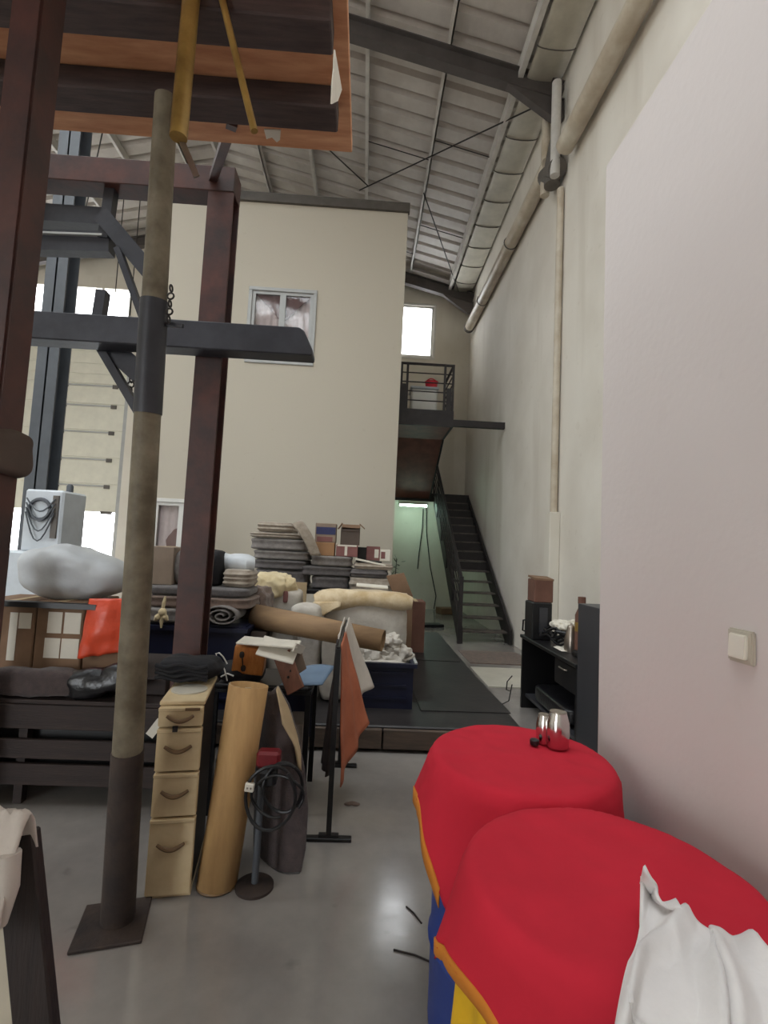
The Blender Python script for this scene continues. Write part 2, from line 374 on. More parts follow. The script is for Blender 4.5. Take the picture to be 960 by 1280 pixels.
pa = aY(505, 378, YB); pb = aY(543, 450, YB)
WIN = (0.62, pb.x, pb.z, pa.z)                               # bright stair window
BAND = (aY(45, 352, YB).x-1.2, aY(165, 352, YB).x, aY(165, 400, YB).z, 8.55)
DOOR = (-10.0, aY(153, 560, YB).x, 0.0, aY(75, 430, YB).z)
DBOT = aY(110, 640, YB).z                                    # the sectional door hangs half open
wb = gable(YB, 0.2, 'wall_back', [WIN, BAND, DOOR], 'wallB')
gb = MB(); gb.prism([(XL, YB, 8.9), (XR, YB, 8.9), (XR, YB, roofz(XR)), (XRG, YB, roofz(XRG)), (XL, YB, roofz(XL))], (0, 0.2, 0)); build(gb, 'gable', 'wallB', wb)
wr = build(MB().bb(XR, XR+0.2, YF, YB+0.2, 0, 9.25), 'wall_right', 'wallR', kind='structure')
wl = build(MB().bb(XL-0.2, XL, YF, YB+0.2, 0, 9.25), 'wall_left', 'wallB', kind='structure')
FDOOR_ADDED = (-8.5, -5.5, 0.0, 4.0)  # doorway behind the camera, unseen, added to admit daylight
wf = wall_with_holes('wall_front', 'Y', YF, -0.2, XL, XR, 0, 8.9, [FDOOR_ADDED], 'wallB')
gb = MB(); gb.prism([(XL, YF, 8.9), (XR, YF, 8.9), (XR, YF, roofz(XR)), (XRG, YF, roofz(XRG)), (XL, YF, roofz(XL))], (0, -0.2, 0)); build(gb, 'gable', 'wallB', wf)
portal('daylight_added_door', ((FDOOR_ADDED[0]+FDOOR_ADDED[1])/2, YF-0.1, FDOOR_ADDED[3]/2), (PI/2, 0, 0), FDOOR_ADDED[1]-FDOOR_ADDED[0], FDOOR_ADDED[3])
portal('daylight_stair_window', ((WIN[0]+WIN[1])/2, YB+0.1, (WIN[2]+WIN[3])/2), (-PI/2, 0, 0), WIN[1]-WIN[0], WIN[3]-WIN[2])
portal('daylight_band_window', ((BAND[0]+BAND[1])/2, YB+0.1, (BAND[2]+BAND[3])/2), (-PI/2, 0, 0), BAND[1]-BAND[0], BAND[3]-BAND[2])
portal('daylight_door_gap', ((DOOR[0]+DOOR[1])/2, YB+0.15, DBOT/2), (-PI/2, 0, 0), DOOR[1]-DOOR[0], DBOT)

# near partition wall on the right
PX, PY1, PZ = 1.0, 2.07, 3.36
build(MB().bb(PX, PX+0.14, YF+0.3, PY1, 0, PZ), 'wall_partition', 'part', kind='structure', bevel=0.004)

# room block (two storeys) ahead
BX0, BX1, BY, BZ = -4.15, 0.52, 9.0, 8.05; BYE = YB-0.16
HU = (aY(309, 400, BY).x, aY(395, 400, BY).x, 4.9, 6.35)
p0 = aY(190, 622, BY); HL = (p0.x, -2.75, 1.25, p0.z)
rm = wall_with_holes('wall_room', 'Y', BY, 0.15, BX0, BX1, 0, BZ, [HU, HL], 'room')
build(MB().bb(BX1-0.15, BX1, BY+0.15, BYE, 0, BZ), 'side_panel', 'room', rm)
build(MB().bb(BX0, BX0+0.15, BY+0.15, BYE, 0, BZ), 'side_panel', 'room', rm)
build(MB().bb(BX0, BX1, BYE, BYE+0.15, 0, BZ), 'rear_panel', 'room', rm)
build(MB().bb(BX0, BX1, BY, BYE, BZ, BZ+0.1), 'roof_slab', 'room', rm)
build(MB().bb(BX0-0.04, BX1+0.03, BY-0.06, BY+0.05, BZ-0.05, BZ+0.12), 'roof_edge', 'trimdark', rm)
build(MB().bb(BX0+0.15, BX1-0.15, BY+0.5, BY+0.55, 4.3, BZ), 'inner_screen', 'lace', rm)
build(MB().bb(BX0+0.15, BX1-0.15, BY+1.2, BY+1.25, 0, 4.2), 'inner_screen', 'lace', rm)

def casement(n, h, y, panes, mfr='frame', gl='dimglass'):
    t = thing('window_%d' % n, ((h[0]+h[1])/2, y, h[2]), kind='structure')
    x0, x1, z0, z1 = h; b = 0.07
    for a in ((x0, x0+b, z0+b, z1-b), (x1-b, x1, z0+b, z1-b), (x0, x1, z0, z0+b), (x0, x1, z1-b, z1)):
        build(MB().bb(a[0], a[1], y-0.03, y+0.07, a[2], a[3]), 'window_frame', mfr, t, bevel=0.008)
    wd = (x1-x0-2*b)/panes
    for i in range(panes):
        c0 = x0+b+i*wd; s = 0.055
        sash = MB()
        for a in ((c0, c0+s, z0+b+s, z1-b-s), (c0+wd-s, c0+wd, z0+b+s, z1-b-s), (c0, c0+wd, z0+b, z0+b+s), (c0, c0+wd, z1-b-s, z1-b)): sash.bb(a[0], a[1], y, y+0.045, a[2], a[3])
        so = build(sash, 'sash', mfr, t)
        build(MB().bb(c0+s, c0+wd-s, y+0.02, y+0.026, z0+b+s, z1-b-s), 'pane', gl, so)
    return t
wu = casement(1, HU, BY, 2)
# curtains of the upper window: lace behind, two dark swags drawn to the middle
cx = (HU[0]+HU[1])/2
for sgn in (-1, 1):
    def fn(u, v, sgn=sgn):
        xo = cx + sgn*0.55; xi = cx + sgn*0.03; z = HU[3]-0.06
        x = xo + (xi-xo)*u
        drop = 0.03 + 0.52*u**1.15
        xx = x
        return V((xx, BY+0.07+0.006*math.sin(u*26+v*3), z - drop*v))
    build(MB().grid(fn, 30, 10), 'swag_curtain', 'curtain', wu, smooth=True, solid=0.006)
def fn(u, v): return V((cx+0.02+(u-0.5)*(0.09+0.1*v), BY+0.065+0.01*math.sin(u*14), 5.65-0.68*v))
build(MB().grid(fn, 12, 6), 'curtain_tail', 'curtain', wu, smooth=True, solid=0.006)
def fn(u, v): return V((HU[0]+0.05+(HU[1]-HU[0]-0.1)*u, BY+0.115+0.012*math.sin(u*60), HU[2]+0.02+(HU[3]-HU[2]-0.04)*v))
build(MB().grid(fn, 60, 1), 'lace_curtain', 'lace', wu, smooth=True)
wlo = casement(2, HL, BY, 2, 'whitepaint')
def fn(u, v): return V((HL[0]+0.05+(HL[1]-HL[0]-0.1)*u, BY+0.1+0.015*math.sin(u*50), HL[2]+0.02+(HL[3]-HL[2]-0.04)*v))
build(MB().grid(fn, 50, 1), 'lace_curtain', 'lace', wlo, smooth=True)
ms = MB().soft(aY(222, 676, BY+0.075), (0.42, 0.04, 0.5), 2.2, 8, 0.03, 5, 3, fn=lambda u: V((u.x*(1-0.9*max(0, u.z)/0.5), u.y, u.z)))
build(ms, 'dark_drape', 'curtain', wlo, smooth=True)

# bright stair window: frame, mullion, pane
casement(3, WIN, YB+0.02, 1, 'whitepaint', 'glass')
t = thing('window_4', ((BAND[0]+BAND[1])/2, YB, BAND[2]), kind='structure')
nb = 5
for i in range(nb+1):
    x = BAND[0] + (BAND[1]-BAND[0])*i/nb
    build(MB().bb(x-0.03, x+0.03, YB, YB+0.08, BAND[2], BAND[3]), 'mullion', 'whitepaint', t)
for i in range(nb):
    x = BAND[0] + (BAND[1]-BAND[0])*i/nb
    build(MB().bb(x+0.03, x+(BAND[1]-BAND[0])/nb-0.03, YB+0.05, YB+0.056, BAND[2], BAND[3]), 'pane', 'glass', t)

# sectional door
t = thing('door_1', ((DOOR[0]+DOOR[1])/2, YB-0.1, DBOT), kind='structure')
seams = [640, 605, 572, 538, 505, 480, 468, 455, 440, 428]
zs = [aY(120, s, YB-0.1).z for s in seams]
for i in range(len(zs)-1):
    pn = build(MB().bb(DOOR[0]-0.05, DOOR[1]+0.05, YB-0.12, YB-0.07, zs[i]+0.001, zs[i+1]-0.001), 'door_panel', 'doorpanel', t, bevel=0.012)
    for k in (75, 138):
        q = aY(k, 560, YB-0.12).x
        if i < 5: build(MB().bb(q-0.07, q+0.07, YB-0.16, YB-0.12, zs[i+1]-0.12, zs[i+1]-0.02), 'hinge', 'collar', pn)
    if i < 5: build(MB().bb(aY(78, 560, YB-.12).x, aY(136, 560, YB-.12).x, YB-0.15, YB-0.12, zs[i+1]-0.075, zs[i+1]-0.035), 'strut', 'frame', pn)
build(MB().bb(aY(130, 640, YB).x, aY(143, 640, YB).x, YB-0.2, YB-0.12, DBOT-0.05, DBOT+0.03), 'pull_handle', 'collar', t)
for x in (DOOR[0]-0.12, DOOR[1]+0.08): build(MB().bb(x-0.05, x+0.05, YB-0.15, YB, 0, DOOR[3]), 'guide_rail', 'frame', t)
# plastered pier right of the door
x0 = aY(150, 620, YB-0.3).x; build(MB().bb(x0, x0+0.42, YB-0.3, YB, 0, roofz(x0)-0.3), 'pier', 'wallB', wb)

# ---- roof
ce = thing('ceiling', (0, 4, 9), kind='structure')
def sheet_mesh(x0, x1, n_pan=2, pan=0.40):
    mb = MB(); prof = []
    for i in range(n_pan):
        a = i*pan; prof += [(a, 0), (a+pan-0.13, 0), (a+pan-0.10, 0.1), (a+pan-0.03, 0.1)]
    prof += [(n_pan*pan, 0)]
    vs = [V((x, 0+p[0], roofz(x)+p[1])) for x in (x0, x1) for p in prof]; k = len(prof)
    mb.add(vs, [(i, i+1, k+i+1, k+i) for i in range(k-1)]); return mb
SKYR = (5, 6, 7, 8, 9, 10); SKYL = (6, 7, 9, 10, 12, 13, 15, 16)
nsh = int((YB+0.2-YF)/0.8)+1
for (x0, x1) in ((XRG, XR+0.1), (XL-0.1, XRG)):
    mb = sheet_mesh(x0, x1); mb.v = [p+V((0, YF-0.1, 0)) for p in mb.v]
    o = build(mb, 'roof_sheet', 'roof', ce); sk = None
    for i in range(1, nsh):
        c = rep(o, (0, 0.8*i, 0))
        if i in (SKYR if x0 == XRG else SKYL):                                         # unseen translucent sheets, added to let daylight in from above
            if sk is None: sk = o.data.copy(); sk.materials.clear(); sk.materials.append(M['added_skylight'])
            c.data = sk; c.name = 'added_skylight_sheet'
            pl = portal('daylight_added_skylight', ((x0+x1)/2, YF-0.1+0.8*i+0.4, roofz((x0+x1)/2)+0.12), (0, math.atan(SL)*(1 if x0 == XRG else -1), 0), (x1-x0)*1.02, 0.8)
PUR = [2.12, 0.95, -0.33, -1.55, -2.75, -3.85, -4.6, -5.85, -7.05, -8.25, -9.45, -10.4]
for x in PUR:
    z = roofz(x)-0.1
    m_ = MB(); m_.bb(x-0.012, x+0.012, YF, YB, z-0.09, z+0.095); m_.bb(x-0.05, x+0.012, YF, YB, z-0.09, z-0.078); m_.bb(x-0.05, x+0.012, YF, YB, z+0.085, z+0.095)
    build(m_, 'purlin', 'purlin', ce)
build(MB().bb(2.02, 2.1, YF, YB, roofz(2.1)-0.3, roofz(2.1)-0.04), 'eave_beam', 'purlin', ce)
RY = (-5.4, 0.9, 7.1, 13.45)
for y in RY:
    m_ = MB()
    for (a, b) in ((XR-0.02, XRG), (XRG, XL+0.02)):
        pa_, pb_ = V((a, y, roofz(a)-0.36)), V((b, y, roofz(b)-0.36))
        m_.bar(pa_, pb_, 0.02, 0.3); up = V((0, 0, 0.15)); m_.bar(pa_+up, pb_+up, 0.16, 0.02); m_.bar(pa_-up, pb_-up, 0.16, 0.02)
    build(m_, 'rafter', 'rafter', ce)
    h = MB(); zz = roofz(XR)-0.5
    h.prism([(XR-0.02, y-0.06, zz), (XR-0.02, y-0.06, zz-0.3), (XR-0.18, y-0.06, zz-0.3), (XR-0.95, y-0.06, roofz(XR-0.95)-0.5)], (0, 0.12, 0))
    build(h, 'haunch_bracket', 'rafter', ce)
gu = MB()
def fn(u, v):
    a = PI*u; return V((2.43 - 0.27*math.cos(a), YF + (YB-YF)*v, 9.0 - 0.05*math.sin(a)))
gu.grid(fn, 10, 1); build(gu, 'gutter', 'gutter', ce, smooth=True, solid=0.01)
st = MB(); st.tube([V((2.43-0.285*math.cos(PI*i/8), 0.2, 9.0-0.062*math.sin(PI*i/8))) for i in range(9)], 0.009, 6)
so = build(st, 'gutter_strap', 'collar', ce)
for i in range(1, 17): rep(so, (0, 0.8*i, 0))
def rod(p, q, r=0.014, name='brace_rod'): build(MB().tube([p, q], r, 6), name, 'cable', ce)
rz = lambda x: roofz(x)-0.3
rod((2.6, 7.3, rz(2.6)), (-0.5, 10.6, rz(-0.5))); rod((0.9, 10.1, rz(0.9)), (2.3, 13.4, rz(2.3)))
rod((-0.3, 10.4, rz(-0.3)), (-4, 7.3, rz(-4))); rod((-4, 7.3, rz(-4)), (-8, 13, rz(-8)))
for y in (8.9, 11.4): rod((0.95, y, roofz(0.95)-0.12), (2.1, y, roofz(2.1)-0.12), 0.01, 'sag_rod')
for y in (9.4, 12.6): rod((-0.33, y, roofz(-0.33)-0.12), (0.95, y, roofz(0.95)-0.12), 0.01, 'sag_rod')
rod((-6.4, 12.0, 7.0), (-6.4, 12.0, roofz(-6.4)-0.1), 0.012, 'hanger_rod'); rod((-6.0, 12.0, 7.0), (-6.0, 12.0, roofz(-6.0)-0.1), 0.012, 'hanger_rod')
# steel column under the rafter on the left
q = aY(70, 400, 7.1)
m_ = MB(); m_.bb(q.x-0.15, q.x+0.15, 7.0, 7.02, 0, roofz(q.x)-0.5); m_.bb(q.x-0.15, q.x+0.15, 7.26, 7.28, 0, roofz(q.x)-0.5); m_.bb(q.x-0.012, q.x+0.012, 7.0, 7.28, 0, roofz(q.x)-0.5)
build(m_, 'trim_column', 'column', kind='structure')

# ---- pipes on the right wall
t = thing('drain_pipe', (2.6, 10, 7.4), 'thick cream drain pipe running along the top of the right wall', 'pipe')
e0 = aX(687, 205, 2.6); e1 = aX(587, 408, 2.6)
build(MB().tube([e0, e1], 0.125, 20), 'pipe', 'pvc', t, smooth=True)
e2 = aX(706, 183, 2.58); dirv = (e2 - aX(800, 0, 2.58)).normalized()
e3 = e2 - dirv*5.5
build(MB().tube([e2, e3], 0.13, 20), 'pipe', 'pvc', t, smooth=True)
build(MB().tube([aX(697, 210, 2.6), aX(683, 222, 2.6)], 0.142, 16), 'collar', 'collar', t, smooth=True)
build(MB().tube([aX(692, 200, 2.6)+V((0, -0.1, 0.25)), aX(690, 215, 2.6), aX(690, 232, 2.6)], [0.1, 0.13, 0.12], 14), 'junction', 'collar', t, smooth=True)
build(MB().tube([e1, e1+(e1-e0).normalized()*0.12], 0.14, 20), 'end_cap', 'collar', t, smooth=True)
for k in (0.35, 0.75):
    p = e0.lerp(e1, k); build(MB().torus(p, 0.13, 0.014, (PI/2, 0, 0), 16, 6), 'bracket', 'collar', t)
pv = aX(706, 225, 2.68); pw = aX(695, 640, 2.68)
t = thing('down_pipe', (2.68, 7, 0), 'thin cream vertical pipe on the right wall widening into a boxed duct', 'pipe')
build(MB().tube([(2.69, 7.0, pv.z), (2.69, 7.0, pw.z)], 0.052, 14), 'pipe', 'pvc', t, smooth=True)
build(MB().bb(2.6, 2.748, 6.89, 7.1, 0, pw.z), 'duct', 'wallB', t, bevel=0.01)
for dy, nm in ((-0.05, 'grey'), (0.16, 'white')):
    one('drop_pipe', 'short %s pipe dropping from the roof gutter to the drain pipe' % nm, 'pipe', 'pvc' if nm == 'white' else 'purlin', MB().tube([(2.56, 7.0+dy*2, 8.75), (2.56, 7.0+dy*2, pv.z+0.12)], 0.07, 12), smooth=True)

# ---- light switch on the partition
c = aX(930, 808, PX)
t = thing('light_switch', c, 'square ivory rocker light switch on the white wall', 'switch')
build(MB().box(c-V((0.006, 0, 0)), (0.014, 0.086, 0.086)), 'plate', 'switchf', t, bevel=0.004, seg=2)
build(MB().box(c-V((0.016, 0, 0)), (0.012, 0.06, 0.062), (0, 0.06, 0)), 'rocker', 'switchp', t, bevel=0.003, seg=2)

# ---- platform with black sheet
t = thing('low_platform', (-0.9, 6.2, 0), 'low wooden platform covered with black rubber sheet below the stored goods', 'platform')
PZT = 0.2; PX0, PX1, PY0, PYE = -3.2, 1.36, 4.02, 8.7
build(MB().bb(PX0, PX1, PY0+0.03, PYE, PZT-0.05, PZT), 'deck', 'mat', t, bevel=0.01)
for i, x in enumerate((-3.2, -2.06, -0.92, 0.22)):
    build(MB().bb(x+0.006, x+1.134, PY0, PY0+0.05, 0.03, PZT-0.02), 'edge_board', 'platwood', t, bevel=0.006)
for x in (-3.1, -1.8, -0.4, 1.2): build(MB().bb(x-0.05, x+0.05, PY0+0.1, PYE-0.05, 0, PZT-0.05), 'bearer', 'darkwood', t)
for i, (x0, y0, rz_) in enumerate(((0.95, 5.2, 0.02), (0.93, 7.2, -0.03))):
    build(MB().box((x0, y0+0.2, PZT+0.004), (0.8, 1.9, 0.008), (0, 0, rz_)), 'rubber_sheet', 'mat', t)
one('floor_patch', 'pale flat patch on the floor between platform and black desk', 'board', 'floorpatch', MB().box((1.95, 6.55, 0.006), (0.75, 1.0, 0.012)))  # thin pale slab marking a lighter area of floor
one('floor_patch', 'brown band and stair shadow as a flat patch at the foot of the stairs', 'mat', 'brownfab', MB().box((2.1, 7.75, 0.006), (0.95, 0.9, 0.012)))  # brown slab colours in the stair's shadow and a brownish floor band

# =================================================================== STAIRS
t = thing('staircase', (1.7, 11, 0), 'dark steel staircase with railing climbing along the right wall to a landing', 'staircase')
SX0, SX1, SY0, SY1, SZ1 = 1.78, 2.70, 8.9, 13.0, 3.1
slope = (SZ1-0.15)/(SY1-SY0)
for x in (SX0, SX1-0.04):
    m_ = MB(); m_.prism([(x, SY0-0.05, 0.0), (x, SY0+0.25, 0.0), (x, SY1, SZ1-0.28), (x, SY1, SZ1), (x, SY0-0.05, 0.27)], (0.04, 0, 0)); build(m_, 'stringer', 'stair', t)
NT = 14
for i in range(NT):
    z = SZ1*(i+1)/(NT+1); y = SY0 + (SY1-SY0)*(i+0.4)/NT
    if i == 0: tr = build(MB().bb(SX0+0.042, SX1-0.042, y-0.03, y+0.25, z-0.035, z), 'tread', 'treadtop', t, bevel=0.005); z0_, y0_ = z, y
    else: rep(tr, (0, y-y0_, z-z0_))
    if i >= 5: build(MB().bb(SX0+0.042, SX1-0.042, y+0.21, y+0.222, z, z+SZ1/(NT+1)-0.036), 'riser', 'stair', t)
build(MB().bb(BX1+0.02, SX1, SY1, YB-0.02, SZ1-0.12, SZ1), 'half_landing', 'stair', t)
build(MB().bb(BX1+0.02, SX1, SY1-0.04, SY1, SZ1-0.2, SZ1+0.02), 'landing_beam', 'stair', t)
# second flight, doubling back up to the upper landing
UX0, UX1 = BX1+0.03, 1.68; UY0, UY1, UZ = 9.85, 11.0, 4.42
m_ = MB(); m_.prism([(UX0, SY1, SZ1-0.15), (UX0, UY1, UZ-0.3), (UX1, UY1, UZ-0.3), (UX1, SY1, SZ1-0.15)], (0, 0, 0.04)); build(m_, 'soffit_plate', 'stairred', t)
for x in (UX0, UX1-0.04):
    m_ = MB(); m_.prism([(x, SY1, SZ1-0.2), (x, SY1, SZ1+0.12), (x, UY1, UZ), (x, UY1, UZ-0.32)], (0.04, 0, 0)); build(m_, 'stringer', 'stair', t)
for i in range(6):
    k = (i+0.6)/6.6; y = SY1+(UY1-SY1)*k; z = SZ1+(UZ-SZ1)*(i+1)/7
    if i == 0: tr = build(MB().bb(UX0+0.042, UX1-0.042, y-0.13, y+0.13, z-0.03, z), 'tread', 'treadtop', t); y0_, z0_ = y, z
    else: rep(tr, (0, y-y0_, z-z0_))
# sloping underside of the landing toward the flight, landing slab and edge beams
build(MB().bb(UX0, UX1, UY0, UY1, UZ-0.1, UZ), 'upper_landing', 'stair', t)
build(MB().bb(UX0, UX1, UY0-0.03, UY0, UZ-0.3, UZ+0.03), 'landing_beam', 'stair', t)
build(MB().bb(UX1-0.04, UX1, UY0+0.001, UY1, UZ-0.3, UZ+0.03), 'landing_beam', 'stair', t)
build(MB().bb(UX0, UX1-0.05, UY0, UY1, UZ-0.3, UZ-0.27), 'soffit_plate', 'stairred', t)
build(MB().bar((UX1, UY0+0.05, UZ-0.2), (XR-0.005, UY0+0.05, UZ-0.2), 0.1, 0.13), 'wall_strut', 'stair', t)
# railing of the upper landing
RH = 1.0
for (x, y) in ((UX0+0.04, UY0), (UX0+0.16, UY0), (UX1-0.2, UY0), (UX1-0.03, UY0), (UX1-0.03, UY1)):
    build(MB().bb(x-0.022, x+0.022, y-0.022, y+0.022, UZ, UZ+RH), 'baluster', 'stair', t)
for k in range(6):
    z = UZ+RH-0.02-k*0.19
    r_ = 0.028 if k == 0 else 0.013
    build(MB().tube([(UX0+0.02, UY0, z), (UX1-0.03, UY0, z)], r_, 8), 'rail', 'stair', t)
    build(MB().tube([(UX1-0.03, UY0, z), (UX1-0.03, UY1, z)], r_, 8), 'rail', 'stair', t)
build(MB().bb(UX1-0.16, UX1-0.06, UY0-0.012, UY0+0.012, UZ, UZ+0.5), 'rail_plate', 'stair', t)
build(MB().bb(UX0+0.03, UX0+0.18, UY0-0.012, UY0+0.012, UZ, UZ+0.55), 'rail_plate', 'stair', t)
# railing of the first flight
xr = SX0-0.02
def rp(y, dz): return V((xr, y, 0.12+slope*(y-SY0)+dz))
for k, dz in enumerate((1.08, 0.9, 0.74, 0.58, 0.42, 0.26)):
    build(MB().tube([rp(SY0-0.08, dz), rp(SY1, dz)], 0.03 if k == 0 else 0.014, 8), 'rail' if k else 'handrail', 'stair', t, smooth=True)
for i in range(6):
    y = SY0-0.06 + (SY1-SY0)*i/5
    if i == 0: build(MB().bb(xr-0.035, xr+0.035, y-0.035, y+0.035, 0, rp(y, 1.1).z), 'newel_post', 'stair', t)
    else:
        a, b = rp(y, 0), rp(y, 1.07); build(MB().tube([a, b], 0.018, 8), 'baluster', 'stair', t)

# things on the upper landing
t = thing('storage_bin', (1.0, 10.4, UZ), 'white storage bin on the upper stair landing', 'bin')
x0, x1 = aY(514, 490, 10.4).x, aY(546, 490, 10.4).x
build(MB().bb(x0, x1, 10.25, 10.75, UZ, UZ+0.6), 'body', 'whitepaint', t, bevel=0.03)
build(MB().bb(x0-0.03, x1+0.03, 10.22, 10.78, UZ+0.6, UZ+0.65), 'lid', 'machine', t, bevel=0.015)
t = thing('red_basket', (1.1, 10.45, UZ+0.65), 'bright red plastic basket on the bin behind the landing railing', 'basket')
bx = aY(539, 485, 10.45).x
build(MB().lathe([(0.11, 0), (0.13, 0.16), (0.15, 0.17), (0.14, 0.17), (0.12, 0.02)], (bx, 10.45, UZ+0.65), 16), 'bowl', 'redp', t, smooth=True)
build(MB().tube([(bx-0.14+0.28*i/8, 10.45, UZ+0.81+0.09*math.sin(PI*i/8)) for i in range(9)], 0.012, 6), 'carry_handle', 'redp', t)

# fluorescent lamp below the half landing, cables down the wall
lx0, lx1 = 0.85, 1.62; ly, lz = 12.92, 2.80
t = thing('tube_lamp', (1.2, ly, lz), 'lit fluorescent tube lamp under the stair landing', 'lamp')
build(MB().bb(lx0, lx1, ly-0.04, ly+0.04, lz, lz+0.08), 'housing', 'whitepaint', t)
build(MB().tube([(lx0+0.03, ly, lz-0.03), (lx1-0.03, ly, lz-0.03)], 0.022, 10), 'tube', 'tube', t, smooth=True)
for x in (lx0+0.02, lx1-0.02): build(MB().bb(x-0.012, x+0.012, ly-0.02, ly+0.02, lz-0.06, lz), 'end_socket', 'whitepaint', t)
def cable(pts, lab, r=0.012, nm='hanging_cable', m='cable'): return one(nm, lab, 'cable', m, MB().tube(pts, r, 6), smooth=True)
cable([aY(529, 636, YB-0.05), aY(528, 660, YB-0.05), aY(524, 690, YB-0.05), aY(522, 711, YB-0.05)], 'shorter black cable hanging on the green-lit wall under the stairs', 0.014)
cable([aY(533, 632, YB-0.05), aY(533, 665, YB-0.05), aY(538, 710, YB-0.05), aY(545, 745, YB-0.05), V((2.0, YB-0.08, 0.02))], 'longer black cable hanging down to the floor under the stairs', 0.014)
for i, (px, py, sz, lab, mm) in enumerate(((556, 757, (0.5, 0.35, 0.16), 'flat brown carton on the floor under the stairs', 'card'), (533, 772, (0.6, 0.3, 0.06), 'dark board lying on the floor under the stairs', 'black'))):
    p = aZ(px, py+8, 0.0); one('carton' if i == 0 else 'floor_board', lab, 'box' if i == 0 else 'board', mm, MB().box((p.x, p.y-0.35, sz[2]/2), sz, (0, 0, 0.3)), bevel=0.01)

# =================================================================== DESK CORNER
DX, DYN, DYF, DZ = 1.72, 3.95, 5.35, 0.76
t = thing('black_desk', (2.2, 4.6, 0), 'black desk with open front standing against the right wall', 'desk')
build(MB().bb(DX, 2.72, DYN, DYF, DZ-0.035, DZ), 'desk_top', 'black', t, bevel=0.006)
build(MB().bb(DX+0.02, 2.7, DYF-0.04, DYF-0.005, 0, DZ-0.036), 'end_panel', 'black', t)
build(MB().bb(DX+0.02, 2.7, DYN+0.005, DYN+0.04, 0, DZ-0.036), 'end_panel', 'black', t)
build(MB().bb(2.66, 2.69, DYN+0.04, DYF-0.04, 0.1, DZ-0.036), 'back_panel', 'black', t)
build(MB().bb(DX+0.06, 2.65, DYN+0.04, DYF-0.04, 0.12, 0.15), 'lower_shelf', 'greycab', t)
build(MB().bb(DX+0.03, DX+0.05, DYN+0.06, DYN+0.5, 0.5, DZ-0.05), 'drawer', 'black', t, bevel=0.005)
build(MB().tube([(DX+0.02, DYN+0.2, 0.66), (DX+0.005, DYN+0.22, 0.66), (DX+0.005, DYN+0.34, 0.66), (DX+0.02, DYN+0.36, 0.66)], 0.007, 6), 'drawer_handle', 'steel', t)
t = thing('black_cabinet', (2.1, 3.6, 0), 'tall charcoal cabinet at the end of the white wall', 'cabinet')
CZ = aY(735, 757, 3.75).z
cx0 = aY(722, 800, 3.92).x
build(MB().bb(cx0, cx0+0.62, 3.47, 3.92, 0, CZ), 'body', 'greycab', t, bevel=0.004)
build(MB().bb(cx0+0.01, cx0+0.61, 3.45, 3.468, 0.05, CZ-0.02), 'door', 'greycab', t, bevel=0.004)
one('paper_pile', 'pile of white papers on top of the tall charcoal cabinet', 'papers', 'paper', MB().box((cx0+0.2, 3.6, CZ+0.02), (0.24, 0.2, 0.04), (0, 0, 0.15)), bevel=0.003)
t = thing('wire_basket', (cx0+0.22, 3.62, CZ+0.04), 'small wire basket standing on the papers by the white wall', 'basket')
for i in range(5):
    build(MB().tube([(cx0+0.14, 3.55+0.03*i, CZ+0.045), (cx0+0.17, 3.55+0.03*i, CZ+0.12), (cx0+0.3, 3.55+0.03*i, CZ+0.12)], 0.004, 5), 'wire', 'steel', t)
t = thing('brown_bottle', (1.8, 4.3, DZ), 'brown bottle with yellow band behind the tall charcoal cabinet', 'bottle')
bp = aY(727, 770, 4.35)
build(MB().lathe([(0.05, 0), (0.055, 0.02), (0.055, 0.34), (0.03, 0.40), (0.03, 0.44)], (bp.x, 4.35, DZ), 14), 'body', 'cardred', t, smooth=True)
build(MB().lathe([(0.057, 0.2), (0.057, 0.28)], (bp.x, 4.35, DZ), 14), 'band', 'yellow', t)
build(MB().lathe([(0.033, 0.44), (0.033, 0.5)], (bp.x, 4.35, DZ), 12), 'cap', 'cardred', t)
# brown tall box with dark lower half
p = aZ(676, 775, DZ); py_ = 5.1
t = thing('tall_carton', (p.x, py_, DZ), 'tall brown carton on a dark appliance at the back of the desk', 'box')
q0, q1 = aY(664, 745, py_), aY(687, 745, py_); zt = aY(676, 724, py_).z; zm = aY(676, 752, py_).z
build(MB().bb(q0.x, q1.x, py_-0.1, py_+0.12, zm, zt), 'upper_box', 'cardred', t, bevel=0.008)
build(MB().bb(q0.x-0.02, q1.x-0.01, py_-0.11, py_+0.13, DZ, zm), 'lower_case', 'black', t, bevel=0.01)
build(MB().box(((q0.x+q1.x)/2, py_, zt+0.012), (q1.x-q0.x+0.01, 0.2, 0.02), (0.1, 0.04, 0)), 'folded_flap', 'card', t)
build(MB().bb(q0.x+0.05, q1.x-0.06, py_-0.118, py_-0.111, DZ+0.08, zm-0.05), 'panel', 'greycab', t)
# black mug-like jug with handle at desk corner
p = V((DX+0.1, 5.22, DZ))
t = thing('black_jug', p, 'black jug with a loop handle on the far corner of the desk', 'jug')
build(MB().lathe([(0.055, 0), (0.06, 0.02), (0.06, 0.17), (0.052, 0.2), (0.045, 0.2)], p, 16), 'body', 'black', t, smooth=True)
build(MB().tube([p+V((-0.055, 0, 0.17)), p+V((-0.11, 0, 0.165)), p+V((-0.115, 0, 0.06)), p+V((-0.06, 0, 0.04))], 0.01, 7), 'handle', 'black', t, smooth=True)
